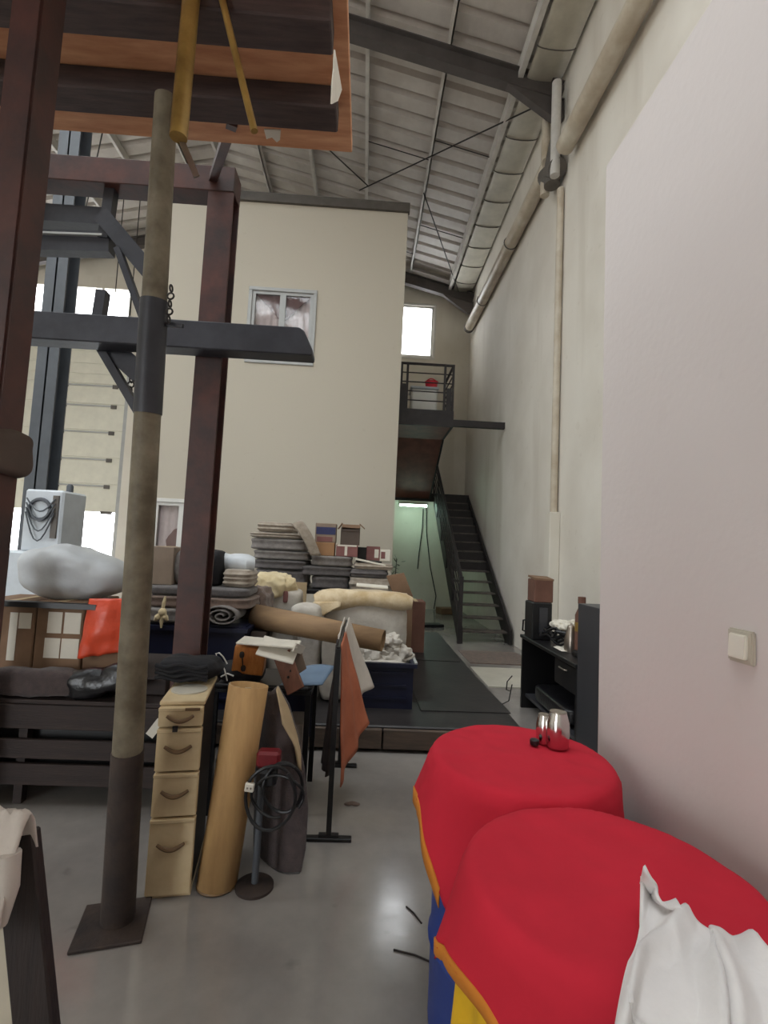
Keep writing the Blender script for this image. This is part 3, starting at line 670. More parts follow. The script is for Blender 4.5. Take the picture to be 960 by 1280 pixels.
# clutter: heap of cables, crumpled papers, kettle, tray
random.seed(4)
cm = MB()
for k in range(10):
    pts = []; c0 = V((2.0+random.uniform(-.1, .1), 4.75+random.uniform(-.14, .14), DZ+0.05+0.012*k))
    a0 = random.uniform(0, 6)
    for i in range(16):
        a = a0+i*0.45; pts.append(c0+V((0.15*math.cos(a)*random.uniform(.7, 1), 0.17*math.sin(a)*random.uniform(.7, 1), random.uniform(-0.03, 0.03))))
    cm.tube(pts, 0.011, 5)
one('cable_heap', 'tangled heap of black cables in the middle of the desk', 'cables', 'black', cm, smooth=True)
one('crumpled_paper', 'crumpled white paper lying on top of the cable heap', 'paper', 'paper', MB().soft((2.0, 4.78, DZ+0.185), (0.28, 0.3, 0.09), 2.4, 14, 0.05, 14, 5), smooth=False)
one('paper_sheet', 'loose white sheet in front of the cable heap on the desk', 'paper', 'paper', MB().grid(lambda u, v: V((1.80+0.22*u, 4.42+0.2*v, DZ+0.008+0.02*math.sin(u*5)*v)), 8, 4), solid=0.002, smooth=True)
t = thing('electric_kettle', (2.12, 4.45, DZ), 'slim steel kettle with black handle on the desk', 'kettle')
kp = aY(714, 800, 4.45); kp = V((kp.x, 4.45, DZ))
build(MB().lathe([(0.055, 0.0), (0.062, 0.03), (0.058, 0.12), (0.04, 0.2), (0.036, 0.22)], kp, 18), 'body', 'steel', t, smooth=True)
build(MB().lathe([(0.037, 0.22), (0.03, 0.235), (0.01, 0.24), (0.008, 0.255)], kp, 14), 'lid', 'steel', t, smooth=True)
build(MB().tube([kp+V((0.035, 0, 0.21)), kp+V((0.09, 0, 0.2)), kp+V((0.095, 0, 0.08)), kp+V((0.058, 0, 0.05))], 0.012, 7), 'handle', 'black', t, smooth=True)
t = thing('document_tray', (1.9, 4.2, DZ), 'low black tray with a paper on it at the near end of the desk', 'tray')
build(MB().bb(1.84, 2.2, 4.0, 4.3, DZ, DZ+0.05), 'body', 'black', t, bevel=0.012)
build(MB().box((2.0, 4.18, DZ+0.056), (0.2, 0.12, 0.003), (0.0, 0.03, 0.4)), 'paper', 'paper', t)
for k, (x, y, lab) in enumerate(((2.2, 4.66, 'dark round tin behind the kettle on the desk'), (2.35, 4.55, 'dark square tin behind the kettle on the desk'))):
    mbx = MB().lathe([(0.05, 0), (0.05, 0.15), (0.04, 0.16)], (x, y, DZ), 14) if k == 0 else MB().bb(x-0.06, x+0.06, y-0.05, y+0.05, DZ, DZ+0.17)
    one('tin', lab, 'tin', 'rustpole', mbx, bevel=0.004)
t = thing('seat_box', (1.9, 4.6, 0.15), 'black padded stool pushed under the desk', 'stool')
build(MB().soft((2.0, 4.65, 0.25), (0.48, 0.85, 0.16), 6, 10), 'cushion', 'blackbag', t, smooth=True)
cable([aZ(640, 845, 0.4), aZ(634, 852, 0.3), aZ(633, 862, 0.2), aZ(638, 864, 0.18), aZ(640, 856, 0.25), aZ(636, 876, 0.02), aZ(628, 880, 0.02)], 'thin black cable curling on the floor at the far leg of the desk', 0.006, 'loose_cable')

# =================================================================== DRUMS WITH RED CLOTHS
def drum(c, lab):
    t = thing('blue_drum', c, lab, 'drum')
    pr = [(0.27, 0), (0.29, 0.02), (0.29, 0.27), (0.3, 0.29), (0.29, 0.31), (0.29, 0.58), (0.3, 0.6), (0.29, 0.62), (0.29, 0.86), (0.27, 0.88)]
    build(MB().lathe(pr, c, 40), 'barrel', 'blue', t, smooth=True)
    build(MB().lathe([(0.295, 0.845), (0.305, 0.855), (0.305, 0.875), (0.295, 0.885)], c, 40), 'rim_ring', 'black', t, smooth=True)
D1, D2 = V((0.585, 1.78, 0)), V((0.575, 1.115, 0))
drum(D1, 'blue plastic drum under the farther red cloth'); drum(D2, 'blue plastic drum under the nearer red cloth')
def drape(c, R_, su, sv, ang, ztop, seed, fold=0.05, nf=7, wallx=None, off=(0, 0), pull=None):
    """cloth laid over a round drum head: flat on top, hanging in folds, corners lowest"""
    ca, sa = math.cos(ang), math.sin(ang)
    def fn(u, v):
        a, b = (u-0.5)*su+off[0], (v-0.5)*sv+off[1]; x, y = a*ca-b*sa, a*sa+b*ca
        r = math.hypot(x, y); th = math.atan2(y, x)
        wr = 0.006*noise.noise(V((x*4, y*13, seed))) + 0.006*(0.5-abs(noise.noise(V((x*7+y*6, y*3-x*2, seed+3))))) + 0.002*noise.noise(V((x*22, y*14, seed)))
        if r <= R_-0.03: z = ztop + wr; rr = r
        else:
            d = r-(R_-0.03); L_ = 0.047                       # quarter-round edge, then hanging
            if d < L_: t_ = d/L_*PI/2; rr = R_-0.03+0.03*math.sin(t_); z = ztop-0.03*(1-math.cos(t_))+wr*(1-d/L_)
            else:
                h = d-L_; q = min(1, h/0.3); z = ztop-0.03-h*0.97
                rr = R_ + 0.006 + q*(0.02+fold*(0.5+0.5*math.sin(nf*th+seed+1.5*noise.noise(V((th*1.5, 0, seed)))))) + 0.03*q*noise.noise(V((th*2.2, h*5, seed)))
                if pull: rr += pull(th, q)
        p = V((c.x+rr*math.cos(th), c.y+rr*math.sin(th), z))
        if wallx is not None and p.x > wallx: p.x = wallx
        return p
    return fn
def edge(fn, a, b, wd, c, n=24, out=0.008):
    def g(u, v):
        k = (a[0]+(b[0]-a[0])*u, a[1]+(b[1]-a[1])*u); p = fn(*k)
        rad = (p-V((c.x, c.y, p.z))).normalized(); return p + rad*out + V((0, 0, -wd*v+0.012))
    return MB().grid(g, n, 2)
t = thing('red_tablecloth', D1+V((0, 0, 0.9)), 'red cloth with orange edging draped over the farther drum', 'cloth')
f1 = drape(D1, 0.315, 0.93, 0.98, -0.02, 0.9, 1.3, 0.05, 7, PX-0.02, (0, 0), lambda th, q: 0.05*q*max(0, -math.cos(th))**3)
build(MB().grid(f1, 80, 80), 'cloth', 'red', t, smooth=2, solid=0.004)
build(edge(f1, (0, 0.1), (0, 0.85), 0.055, D1, 30, 0.0), 'edging', 'orange', t, smooth=True, solid=0.004)
build(edge(f1, (0.0, 0), (0.5, 0), 0.03, D1, 24, 0.0), 'edging', 'orange', t, smooth=True, solid=0.004)
t = thing('red_tablecloth', D2+V((0, 0, 0.9)), 'red cloth with yellow lining draped over the nearer drum', 'cloth')
f2 = drape(D2, 0.32, 1.0, 1.3, 0.30, 0.905, 4.1, 0.06, 7, PX-0.02, (0.06, -0.2), lambda th, q: 0.03*q*max(0, -math.cos(th))**2)
build(MB().grid(f2, 80, 90), 'cloth', 'red', t, smooth=2, solid=0.004)
build(edge(f2, (0, 0.55), (0, 0.95), 0.03, D2, 20, 0.0), 'edging', 'orange', t, smooth=True, solid=0.004)
def fn(u, v):
    th = math.radians(178+42*u); h = v*(0.42-0.12*math.sin(u*9)); r = 0.322+0.02*math.sin(u*14)*v+0.01*v
    return V((D2.x+r*math.cos(th), D2.y+r*math.sin(th), 0.86-h))
build(MB().grid(fn, 24, 14), 'lining', 'yellowc', t, smooth=True, solid=0.004)

# steel tumblers and a small black cap on the far drum
for k, (px, py, r, h, lab) in enumerate(((697, 934, 0.041, 0.125, 'larger brushed steel tumbler on the farther red cloth'), (680, 928, 0.03, 0.10, 'smaller steel tumbler half hidden behind the larger one'))):
    p = aZ(px, py, 0.907); t = thing('steel_tumbler', p, lab, 'tumbler')
    build(MB().lathe([(r*0.8, 0), (r*0.92, 0.006), (r*1.02, h*0.4), (r*0.98, h*0.72), (r*0.8, h*0.93), (r*0.74, h)], p, 28), 'body', 'chrome', t, smooth=True)
    build(MB().lathe([(r*0.74, h), (r*0.72, h+0.003), (r*0.6, h+0.001), (r*0.3, h+0.003), (0.001, h+0.003)], p, 24), 'lid', 'steel', t, smooth=True)
p = aZ(668, 931, 0.907)
one('bottle_cap', 'small black cap lying beside the steel tumblers', 'cap', 'black', MB().lathe([(0.014, 0), (0.017, 0.004), (0.017, 0.018), (0.012, 0.022)], p, 16), smooth=True)

# white shirt thrown over the near edge of the nearer drum
A = aZ(802, 1124, 0.935); B = aZ(960, 1207, 0.935)
DN = V((-0.46, -0.56, 0))
def fn(u, v):
    q = A.lerp(B, u) + DN*v + V((0.02*math.sin(v*7), 0.018*math.sin(u*11)+0.03*noise.noise(V((u*5, 0, 1))), 0)) - V((D2.x, D2.y, 0))
    r = math.hypot(q.x, q.y); th = math.atan2(q.y, q.x); R0 = 0.345
    n1 = noise.noise(V((u*2.0, v*2.6, 2.2))); n3 = 1-2*math.sqrt(noise.noise(V((u*2.6+v*2.4, v*1.5-u*1.8, 9.0)))**2+0.006); n2 = 1-2*math.sqrt(noise.noise(V((u*4.5-v*2.0, v*4.0+u, 4.0)))**2+0.01); n4 = noise.noise(V((u*9, v*9, 6.0)))
    lift = 0.016 + 0.022*(1+n1) + 0.042*max(0, n3)**2 + 0.006*max(0, n2)**2 + 0.002*n4
    L_ = 0.1
    if r < R0-0.06: z = 0.905+lift; rr = r
    else:
        d = r-(R0-0.06)
        if d < L_: t_ = d/L_*PI/2; rr = R0-0.06+(0.064+lift)*math.sin(t_); z = 0.905+lift-(0.064+lift)*(1-math.cos(t_))
        else: rr = R0+0.004+lift*1.6+0.05*min(1, (d-L_)*2)*(0.6+math.sin(th*8+2*n1)*0.4); z = 0.841-(d-L_)
    return V((min(D2.x+rr*math.cos(th), PX-0.015), D2.y+rr*math.sin(th), z))
t = thing('white_shirt', V((0.65, 0.85, 0.92)), 'crumpled white cotton shirt thrown over the nearer red cloth', 'shirt')
build(MB().grid(fn, 90, 90), 'body', 'shirt', t, smooth=2, solid=0.006)
def collar(u, v):
    p = fn(0.02+0.30*u, 0.02); return p + V((-0.01*v+0.01*math.sin(u*6), 0.012-0.03*v, (0.05-0.045*u)*v + 0.004))
build(MB().grid(collar, 14, 5), 'collar', 'shirt', t, smooth=2, solid=0.006)
build(MB().tube([fn(0.03+0.95*i/24, 0.33+0.03*math.sin(i*0.5))+V((0, -0.004, 0.006)) for i in range(25)], 0.004, 6), 'shoulder_seam', 'shirt', t, smooth=True)

# =================================================================== OVERHEAD PLATFORM AND STEEL FRAMES (left)
t = thing('timber_platform', (-1.7, 1.2, 3.35), 'overhead timber platform with orange plywood underside and dark joists', 'platform')
DKZ, DX0, DX1, DKY = 3.5, -3.4, -0.165, 2.27
for i, (ya, yb) in enumerate(((0.0, 0.75), (0.76, 1.5), (1.51, DKY))):
    build(MB().bb(DX0, DX1+0.012*(i-1), ya, yb, DKZ, DKZ+0.04), 'plywood_sheet', 'ply', t, bevel=0.003)
for i, (ya, yb) in enumerate(((1.92, 2.05), (1.58, 1.71), (0.9, 1.03), (0.2, 0.33))):
    build(MB().bb(DX0, DX1-0.04, ya, yb, DKZ-0.1, DKZ-0.001), 'joist', 'joist', t, bevel=0.006)
for i in range(2):
    x = (-2.9, -1.2)[i]; build(MB().bb(x-0.06, x+0.06, 0.0, 2.2, DKZ+0.041, DKZ+0.12), 'cross_beam', 'joist', t)
def torn(pts, nm, th=0.004):
    m_ = MB(); m_.prism(pts, (0, 0, th)); return build(m_, nm, 'paper', t)
P = lambda px, py, Z: aZ(px, py, Z)
m_ = MB(); m_.prism([aX(x_, y_, DX1+0.016) for x_, y_ in ((417, 62), (423, 95), (426, 112), (421, 126), (413, 130), (414, 105), (416, 85))], (0.004, 0, 0)); build(m_, 'torn_paper', 'paper', t)
m_ = MB(); m_.prism([P(x_, y_, DKZ-0.006) for x_, y_ in ((330, 162), (351, 163), (350, 175), (346, 178), (340, 172), (333, 174))], (0, 0, 0.005)); build(m_, 'torn_paper', 'paper', t)
# yellow poles fixed to the joist
a = aY(223, 172, 1.56); build(MB().tube([(a.x+0.005, 1.56, DKZ), a], 0.028, 14), 'yellow_pole', 'yellow', t, smooth=True)
build(MB().tube([aY(268, -40, 1.56), aY(318, 164, 1.56)], 0.012, 10), 'yellow_rod', 'yellow', t, smooth=True)
build(MB().bar(aY(227, 176, 1.58), aY(246, 221, 1.58), 0.02, 0.006, (0, 1, 0)), 'toothed_strap', 'steel', t)
build(MB().bar(aZ(291, 150, DKZ+0.0), aY(266, 224, 2.95), 0.045, 0.045), 'strut', 'redsteel', t)

# near dark post
t = thing('steel_post', (-0.96, 1.3, 0), 'wide dark reddish steel post nearest the camera on the left', 'post')
x0, x1 = aY(13, 0, 1.235).x, aY(85, 0, 1.33).x
m_ = MB(); m_.bb(x0, x1, 1.235, 1.33, 0, DKZ-0.002); build(m_, 'column', 'redsteel', t, bevel=0.006, seg=2)
build(MB().soft(((x0+x1)/2, 1.283, 1.80), (x1-x0+0.045, 0.15, 0.11), 5, 10, 0.02, 9, 2), 'tied_cloth', 'carddark', t, smooth=True)

# round prop with base plate
t = thing('prop_post', (-0.92, 2.2, 0), 'round weathered grey prop with rusty foot on a square base plate', 'post')
b0 = aZ(147, 1152, 0.0); b1 = aY(208, 122, 1.88)
f_ = lambda k: b0.lerp(b1, k)
zk = lambda z: (z-b0.z)/(b1.z-b0.z)
build(MB().tube([f_(zk(0.012)), f_(zk(0.72))], [0.066, 0.062], 18), 'lower_tube', 'rustpole', t, smooth=True)
build(MB().tube([f_(zk(0.72)), f_(1)], [0.0585, 0.043], 18), 'upper_tube', 'grimepole', t, smooth=True)
build(MB().tube([f_(zk(2.1)), f_(zk(2.55))], [0.0545, 0.053], 18), 'sleeve', 'darksteel', t, smooth=True)
build(MB().bar(f_(zk(2.46)), f_(zk(2.46))+V((0.12, 0, -0.002)), 0.014, 0.014), 'pin', 'darksteel', t)
build(MB().box((b0.x-0.01, b0.y-0.02, 0.007), (0.26, 0.26, 0.014), (0, 0, 0.25)), 'base_plate', 'rustpole', t, bevel=0.003)
c0 = f_(zk(2.62))
for i in range(5):
    p = c0 + V((0.066, -0.005, -0.02-0.032*i)); r_ = (PI/2, 0, 0) if i % 2 else (PI/2, 0, PI/2)
    build(MB().torus(p, 0.013, 0.004, r_, 10, 5), 'chain_link', 'cable', t)

# frame behind: post, top beam, long arm, knee braces
FY = 3.0
t = thing('cantilever_rack', (-1.5, FY, 0), 'dark red steel frame with post, top beam and long cross arm', 'frame')
xp = -0.985
m_ = MB(); ztop = aY(280, 249, FY).z
m_.bb(xp-0.078, xp+0.078, FY-0.07, FY-0.055, 0, ztop); m_.bb(xp-0.078, xp+0.078, FY+0.055, FY+0.07, 0, ztop); m_.bb(xp-0.008, xp+0.008, FY-0.055, FY+0.055, 0, ztop)
build(m_, 'post', 'redsteel', t, bevel=0.002)
m_ = MB(); m_.bb(-2.9, xp+0.078, FY-0.075, FY+0.075, ztop-0.001, ztop+0.16); build(m_, 'top_beam', 'redsteel', t, bevel=0.004)
ar = aY(392, 441, FY-0.14); at = aY(383, 405, FY-0.14)
za, zb = aY(390, 444, FY-0.21).z, aY(300, 404, FY-0.21).z
m_ = MB(); m_.prism([(-2.9, FY-0.21, za), (ar.x, FY-0.21, za), (ar.x+0.003, FY-0.21, za+0.03), (at.x, FY-0.21, zb-0.02), (at.x-0.03, FY-0.21, zb), (-2.9, FY-0.21, zb)], (0, 0.13, 0))
build(m_, 'cross_arm', 'darksteel', t, bevel=0.006)
def br(p, q, wd, Y=FY, dp=0.06, nm='knee_brace', m='darksteel'):
    build(MB().bar(aY(*p, Y), aY(*q, Y), dp, wd, (0, 0, 1)), nm, m, t)
br((128, 270), (192, 346), 0.10, FY-0.02); br((148, 312), (179, 398), 0.035, FY-0.04)
br((128, 424), (178, 470), 0.12, FY-0.02); br((122, 428), (174, 516), 0.045, FY-0.04)
br((45, 270), (132, 276), 0.11, FY+0.05, 0.1, 'bracket_arm'); br((45, 304), (140, 306), 0.13, FY+0.02, 0.08, 'bracket_arm')
br((140, 235), (131, 300), 0.06, FY, 0.06, 'hanger'); br((129, 365), (123, 404), 0.06, FY-0.02, 0.06, 'stub_post')
br((45, 291), (128, 294), 0.012, FY-0.03, 0.02, 'bright_edge', 'frame')
q0 = aY(20, 300, FY)
m_ = MB(); m_.bb(q0.x-0.08, q0.x+0.08, FY-0.08, FY+0.08, 0, ztop); build(m_, 'post', 'redsteel', t, bevel=0.003)
p = aY(166, 452, FY+0.1)
t = thing('hanging_chain', p-V((0, 0, 0.24)), 'short dark chain hanging behind the knee brace on the left', 'chain')
m_ = MB().torus(p-V((0, 0, 0.02)), 0.02, 0.005, (PI/2, 0, 0), 10, 5); l0 = build(m_, 'link', 'cable', t)
m_ = MB().torus(p-V((0, 0, 0.052)), 0.02, 0.005, (PI/2, 0, PI/2), 10, 5); l1 = build(m_, 'link', 'cable', t)
for i in range(1, 4): rep(l0, (0, 0, -0.064*i)); rep(l1, (0, 0, -0.064*i))

# =================================================================== LEFT STORAGE: crate bench, boxes, bags
t = thing('slatted_crate', (-1.8, 3.2, 0), 'dark brown slatted timber crate standing on the floor at the left', 'crate')
CXa, CXb, CYa, CYb = -3.0, -1.07, 3.1, 3.99
for z0, z1 in ((0.12, 0.24), (0.27, 0.38), (0.44, 0.58)):
    build(MB().bb(CXa, CXb, CYa, CYa+0.03, z0, z1), 'slat', 'darkwood', t, bevel=0.004)
    build(MB().bb(CXb-0.03, CXb, CYa+0.032, CYb, z0, z1), 'slat', 'darkwood', t, bevel=0.004)
for x in (CXa+0.05, -2.0, CXb-0.08):
    for y in (CYa+0.032, CYb-0.08): build(MB().bb(x, x+0.05, y, y+0.05, 0, 0.58), 'corner_post', 'darkwood', t)
for i in range(6):
    y = CYa+0.01+i*0.17; build(MB().bb(CXa, CXb, y, y+0.155, 0.582, 0.607), 'top_board', 'darkwood', t, bevel=0.003)
build(MB().bb(CXa+0.03, CXb-0.04, CYa+0.1, CYb-0.05, 0.1, 0.56), 'black_core', 'black', t)  # black block filling the crate so the gaps between slats look dark
pl = aY(171, 935, CYa-0.01); build(MB().box((CXb-0.12, CYa-0.004, 0.47), (0.05, 0.003, 0.11), (0, 0.6, 0)), 'paper_tag', 'paper', t)
def carton(px0, px1, pyt, pyb, Y, dep, lab, m='card', zb=None, rot=0.0, labels=(), nm='carton', grp=None, tape=True):
    a, b = aY(px0, (pyt+pyb)/2, Y), aY(px1, (pyt+pyb)/2, Y); zt = aY((px0+px1)/2, pyt, Y).z; z0 = aY((px0+px1)/2, pyb, Y).z if zb is None else zb
    cxm = (a.x+b.x)/2; wdt = b.x-a.x; t = thing(nm, (cxm, Y+dep/2, z0), lab, 'box', grp)
    build(MB().box((cxm, Y+dep/2, (z0+zt)/2), (wdt, dep, zt-z0), (0, 0, rot)), 'body', m, t, bevel=0.006)
    if tape: build(MB().box((cxm, Y+dep/2, zt+0.001), (0.05 if wdt > 0.2 else 0.03, dep*0.99, 0.003), (0, 0, rot)), 'tape', 'tan', t)
    for (u0, u1, v0, v1, mm) in labels:
        build(MB().box((a.x+wdt*(u0+u1)/2, Y-0.002, z0+(zt-z0)*(v0+v1)/2), (wdt*(u1-u0), 0.003, (zt-z0)*(v1-v0))), 'label', mm, t)
    return t, zt
_, zt1 = carton(44, 103, 752, 830, 3.3, 0.45, 'brown carton with four white labels below the white bag', 'card', 0.72, 0, [(0.25, 0.55, .55, .85, 'paper'), (0.6, 0.95, .55, .85, 'paper'), (0.22, 0.55, .2, .48, 'paper'), (0.58, 0.95, .2, .48, 'paper')])
carton(-40, 42, 752, 832, 3.3, 0.45, 'brown carton with narrow white labels half behind the near post', 'card', 0.72, 0, [(0.62, 0.74, .15, .85, 'paper'), (0.76, 0.95, .62, .85, 'paper')])
carton(105, 152, 765, 830, 3.32, 0.4, 'brown carton behind the orange plastic bag', 'card', 0.72)
one('pallet_board', 'dark board lying on the crate below the cartons', 'board', 'darkwood', MB().bb(-2.9, -1.2, 3.26, 3.95, 0.608, 0.719), bevel=0.01)
p = aY(88, 716, 3.45)
def tied(u): 
    return V((u.x, u.y, u.z*(1-0.25*max(0, u.x)/0.3)))
t = thing('white_bag', (p.x, 3.35, zt1), 'bulging white plastic bag lying on the labelled cartons', 'bag')
build(MB().soft((p.x, 3.52, zt1+0.165), (0.73, 0.42, 0.37), 2.6, 18, 0.05, 3.5, 4, (0, 0.05, 0), fn=tied), 'bag', 'whitebag', t, smooth=True)
one('black_tray', 'flat black tray between the white bag and the cartons', 'tray', 'black', MB().bb(p.x-0.36, p.x+0.3, 3.23, 3.295, zt1-0.035, zt1-0.002))
t = thing('orange_bag', (-1.45, 3.1, 0.8), 'orange red plastic bag hanging in front of the cartons', 'bag')
a, b = aY(112, 748, 3.27), aY(157, 748, 3.27); c, d = aY(97, 823, 3.25), aY(150, 815, 3.25)
def fn(u, v):
    p = a.lerp(b, u).lerp(c.lerp(d, u), v); k = math.sin(PI*u)*math.sin(PI*min(1, v*0.9+0.1))
    return p + V((0, -0.05*k+0.015*noise.noise(V((u*4, v*4, 1))), 0.012*noise.noise(V((u*5, v*2, 4)))*v))
build(MB().grid(fn, 16, 18), 'bag_front', 'orangebag', t, smooth=True, solid=0.006)
t = thing('black_sack', (-1.5, 3.0, 0.6), 'glossy black bin bag slumped on the crate below the orange bag', 'bag')
p = aY(112, 862, 3.0)
build(MB().soft((p.x, 3.18, 0.72), (0.52, 0.16, 0.19), 2.4, 16, 0.05, 6, 8, (0, -0.25, 0)), 'bag', 'blackbag', t, smooth=True)
p = aY(20, 862, 3.02)
one('brown_bundle', 'flat brown cloth bundle on the crate beside the black bin bag', 'bundle', 'carpet', MB().soft((p.x, 3.18, 0.695), (0.55, 0.15, 0.16), 4, 12, 0.03, 5, 3), smooth=True)

# pale machine near the open door
p = aY(55, 690, 5.5); mz0 = 0.0
t = thing('pale_machine', (p.x, 5.6, 0), 'pale blue machine with cables in front of the open loading door', 'machine')
x0, x1 = aY(28, 650, 5.5).x, aY(77, 650, 5.5).x; zt = aY(55, 612, 5.5).z; zb = aY(55, 690, 5.5).z
build(MB().bb(x0, x1, 5.5, 5.95, zb, zt), 'upper_body', 'machine', t, bevel=0.02)
build(MB().bb(x0-0.25, x1-0.05, 5.4, 6.1, 0, zb), 'base', 'machine', t, bevel=0.02)
build(MB().torus(((x0+x1)/2-0.03, 5.49, (zt+zb)/2+0.12), 0.11, 0.02, (PI/2, 0, 0), 20, 6), 'fan_guard', 'column', t, smooth=True)
build(MB().bb(x1-0.1, x1-0.04, 5.48, 5.5, zb+0.15, zt-0.06), 'side_panel', 'collar', t)
build(MB().lathe([(0.035, 0), (0.035, 0.07), (0.02, 0.09)], (x1-0.06, 5.7, zt), 12), 'knob', 'column', t, smooth=True)
cb = MB()
for k in range(4): cb.tube([V((x0+0.05+0.3*(i/8), 5.46, zt-0.1-0.05*k-0.28*math.sin(PI*i/8)*(0.5+0.2*k))) for i in range(9)], 0.008, 6)
build(cb, 'cables', 'column', t, smooth=True)

# =================================================================== STORED GOODS ON THE PLATFORM
def slab(px0, px1, pyt, pyb, Y, dep, lab, m, zb=None, zt=None, e=6, layers=0, lamp=0.0, amp=0.012, seed=0, rot=0, nm='folded_blanket', cat='blanket', grp=None, tilt=0.0, n=12):
    a, b = aY(px0, (pyt+pyb)/2, Y), aY(px1, (pyt+pyb)/2, Y)
    z1 = aY((px0+px1)/2, pyt, Y).z if zt is None else zt; z0 = aY((px0+px1)/2, pyb, Y).z if zb is None else zb
    o = one(nm, lab, cat, m, MB().soft(((a.x+b.x)/2, Y+dep/2, (z0+z1)/2), (b.x-a.x, dep, z1-z0), e, n, amp, 5, seed, (0, tilt, rot), layers, lamp), smooth=True, group=grp)
    return o, z1
# navy bin on the left, holding up the blankets
def bin_(name, x0, x1, y0, y1, z0, z1, lab, rim=True):
    t = thing(name, ((x0+x1)/2, (y0+y1)/2, z0), lab, 'bin'); th = 0.02
    m_ = MB(); m_.bb(x0, x1, y0, y1, z0, z0+th); m_.bb(x0, x1, y0, y0+th, z0+th, z1); m_.bb(x0, x1, y1-th, y1, z0+th, z1); m_.bb(x0, x0+th, y0+th, y1-th, z0+th, z1); m_.bb(x1-th, x1, y0+th, y1-th, z0+th, z1)
    build(m_, 'tub', 'navy', t)
    if rim:
        r = MB(); w_ = 0.03
        r.bb(x0-w_, x1+w_, y0-w_, y0, z1-0.035, z1); r.bb(x0-w_, x1+w_, y1, y1+w_, z1-0.035, z1); r.bb(x0-w_, x0, y0, y1, z1-0.035, z1); r.bb(x1, x1+w_, y0, y1, z1-0.035, z1)
        build(r, 'rim', 'navy' if rim is True else rim, t)
    for k in range(3): build(MB().bb(x0+0.06, x1-0.06, y0-0.012, y0, z0+0.08+0.11*k, z0+0.1+0.11*k), 'rib', 'navy', t)
    return t
nx0, nx1 = aY(168, 800, 4.3).x, aY(305, 800, 4.3).x
NZ = aY(240, 783, 4.3).z
bin_('plastic_bin', nx0, nx1, 4.3, 5.0, PZT, NZ, 'large navy plastic bin under the folded grey blankets')
build(MB().bb(nx0, nx1, 4.34, 4.96, NZ-0.001, NZ+0.012), 'bin_lid', 'navy', bpy.data.objects['plastic_bin'])
z = NZ+0.013
_, z2 = slab(172, 256, 760, 783, 4.3, 0.62, 'lowest grey blanket on the navy bin, its rolled edge facing out', 'greyfab', zb=z, layers=1, lamp=0.02, seed=1)
_, z3 = slab(176, 312, 746, 762, 4.32, 0.6, 'brownish grey blanket lying in the middle of the stack on the navy bin', 'brownfab', zb=z2-0.004, layers=1, lamp=0.02, seed=2)
_, z4 = slab(174, 308, 734, 747, 4.34, 0.58, 'thin dark blanket on top of the stack on the navy bin', 'greyfab2', zb=z3-0.004, seed=3)
# spiral end of a rolled blanket at the right of the bin top
p = aY(275, 771, 4.22)
sp = MB()
pts = []
for i in range(40):
    a_ = i*0.42; r_ = 0.012+0.0024*i; pts.append(V((p.x+r_*1.5*math.cos(a_), 4.245, p.z+r_*0.85*math.sin(a_))))
def fn(u, v): i = u*39; k = min(38, int(i)); q = pts[k].lerp(pts[k+1], i-k); return q + V((0, 0.34*v, 0))
one('rolled_blanket', 'grey blanket rolled into a spiral beside the navy bin stack', 'blanket', 'greyfab', MB().grid(fn, 78, 1), smooth=True, solid=0.012)
# white knotted rag hanging
t = thing('knotted_rag', aY(203, 785, 4.26), 'white knotted rag hanging from the blanket stack', 'rag')
p = aY(203, 765, 4.26)
build(MB().soft(p, (0.06, 0.05, 0.06), 2.2, 8, 0.01, 9, 1), 'knot', 'creamfab', t, smooth=True)
for dx, dz, wq in ((0.015, 0.13, 0.03), (-0.06, -0.075, 0.05), (0.05, -0.07, 0.045), (0.0, -0.13, 0.03)):
    build(MB().tube([p, p+V((dx*0.6, -0.005, dz*0.6)), p+V((dx, 0, dz))], [0.012, wq*0.55, 0.008], 8), 'tail', 'creamfab', t, smooth=True)
_, zc = carton(180, 216, 683, 734, 4.45, 0.35, 'plain brown carton on the blankets behind the prop', 'cardgrey', z4-0.002)
p = aY(227, 708, 4.45)
one('grey_canister', 'grey rounded cloth bag beside the plain brown carton', 'bag', 'greyfab', MB().soft((p.x, 4.62, z4+0.155), (0.2, 0.3, 0.33), 3, 12, 0.012, 6, 5), smooth=True)
one('black_pouch', 'upright black bag behind the dark red post', 'bag', 'blackfab', MB().soft((aY(262, 708, 4.45).x, 4.6, z4+0.16), (0.18, 0.3, 0.33), 4, 12, 0.015, 6, 6), smooth=True)
slab(276, 312, 712, 734, 4.45, 0.42, 'stack of pleated folded cloths beside the upright black bag', 'beigefab', zb=z4-0.002, layers=4, lamp=0.04, seed=7, nm='folded_cloths', cat='cloth', n=16)
zz = aY(295, 712, 4.45).z
t = thing('plastic_roll', (-1.1, 4.6, zz), 'clear white plastic sheeting roll lying on the pleated cloths', 'roll')
a, b = aY(270, 702, 4.62), aY(318, 706, 4.62)
build(MB().tube([a+V((0.35*k/6*0+ (b.x-a.x)*k/6, 0.03*math.sin(k), 0.006*math.sin(k*2))) for k in range(7)], [0.07, 0.082, 0.078, 0.085, 0.08, 0.086, 0.06], 14), 'roll', 'whitebag', t, smooth=True)
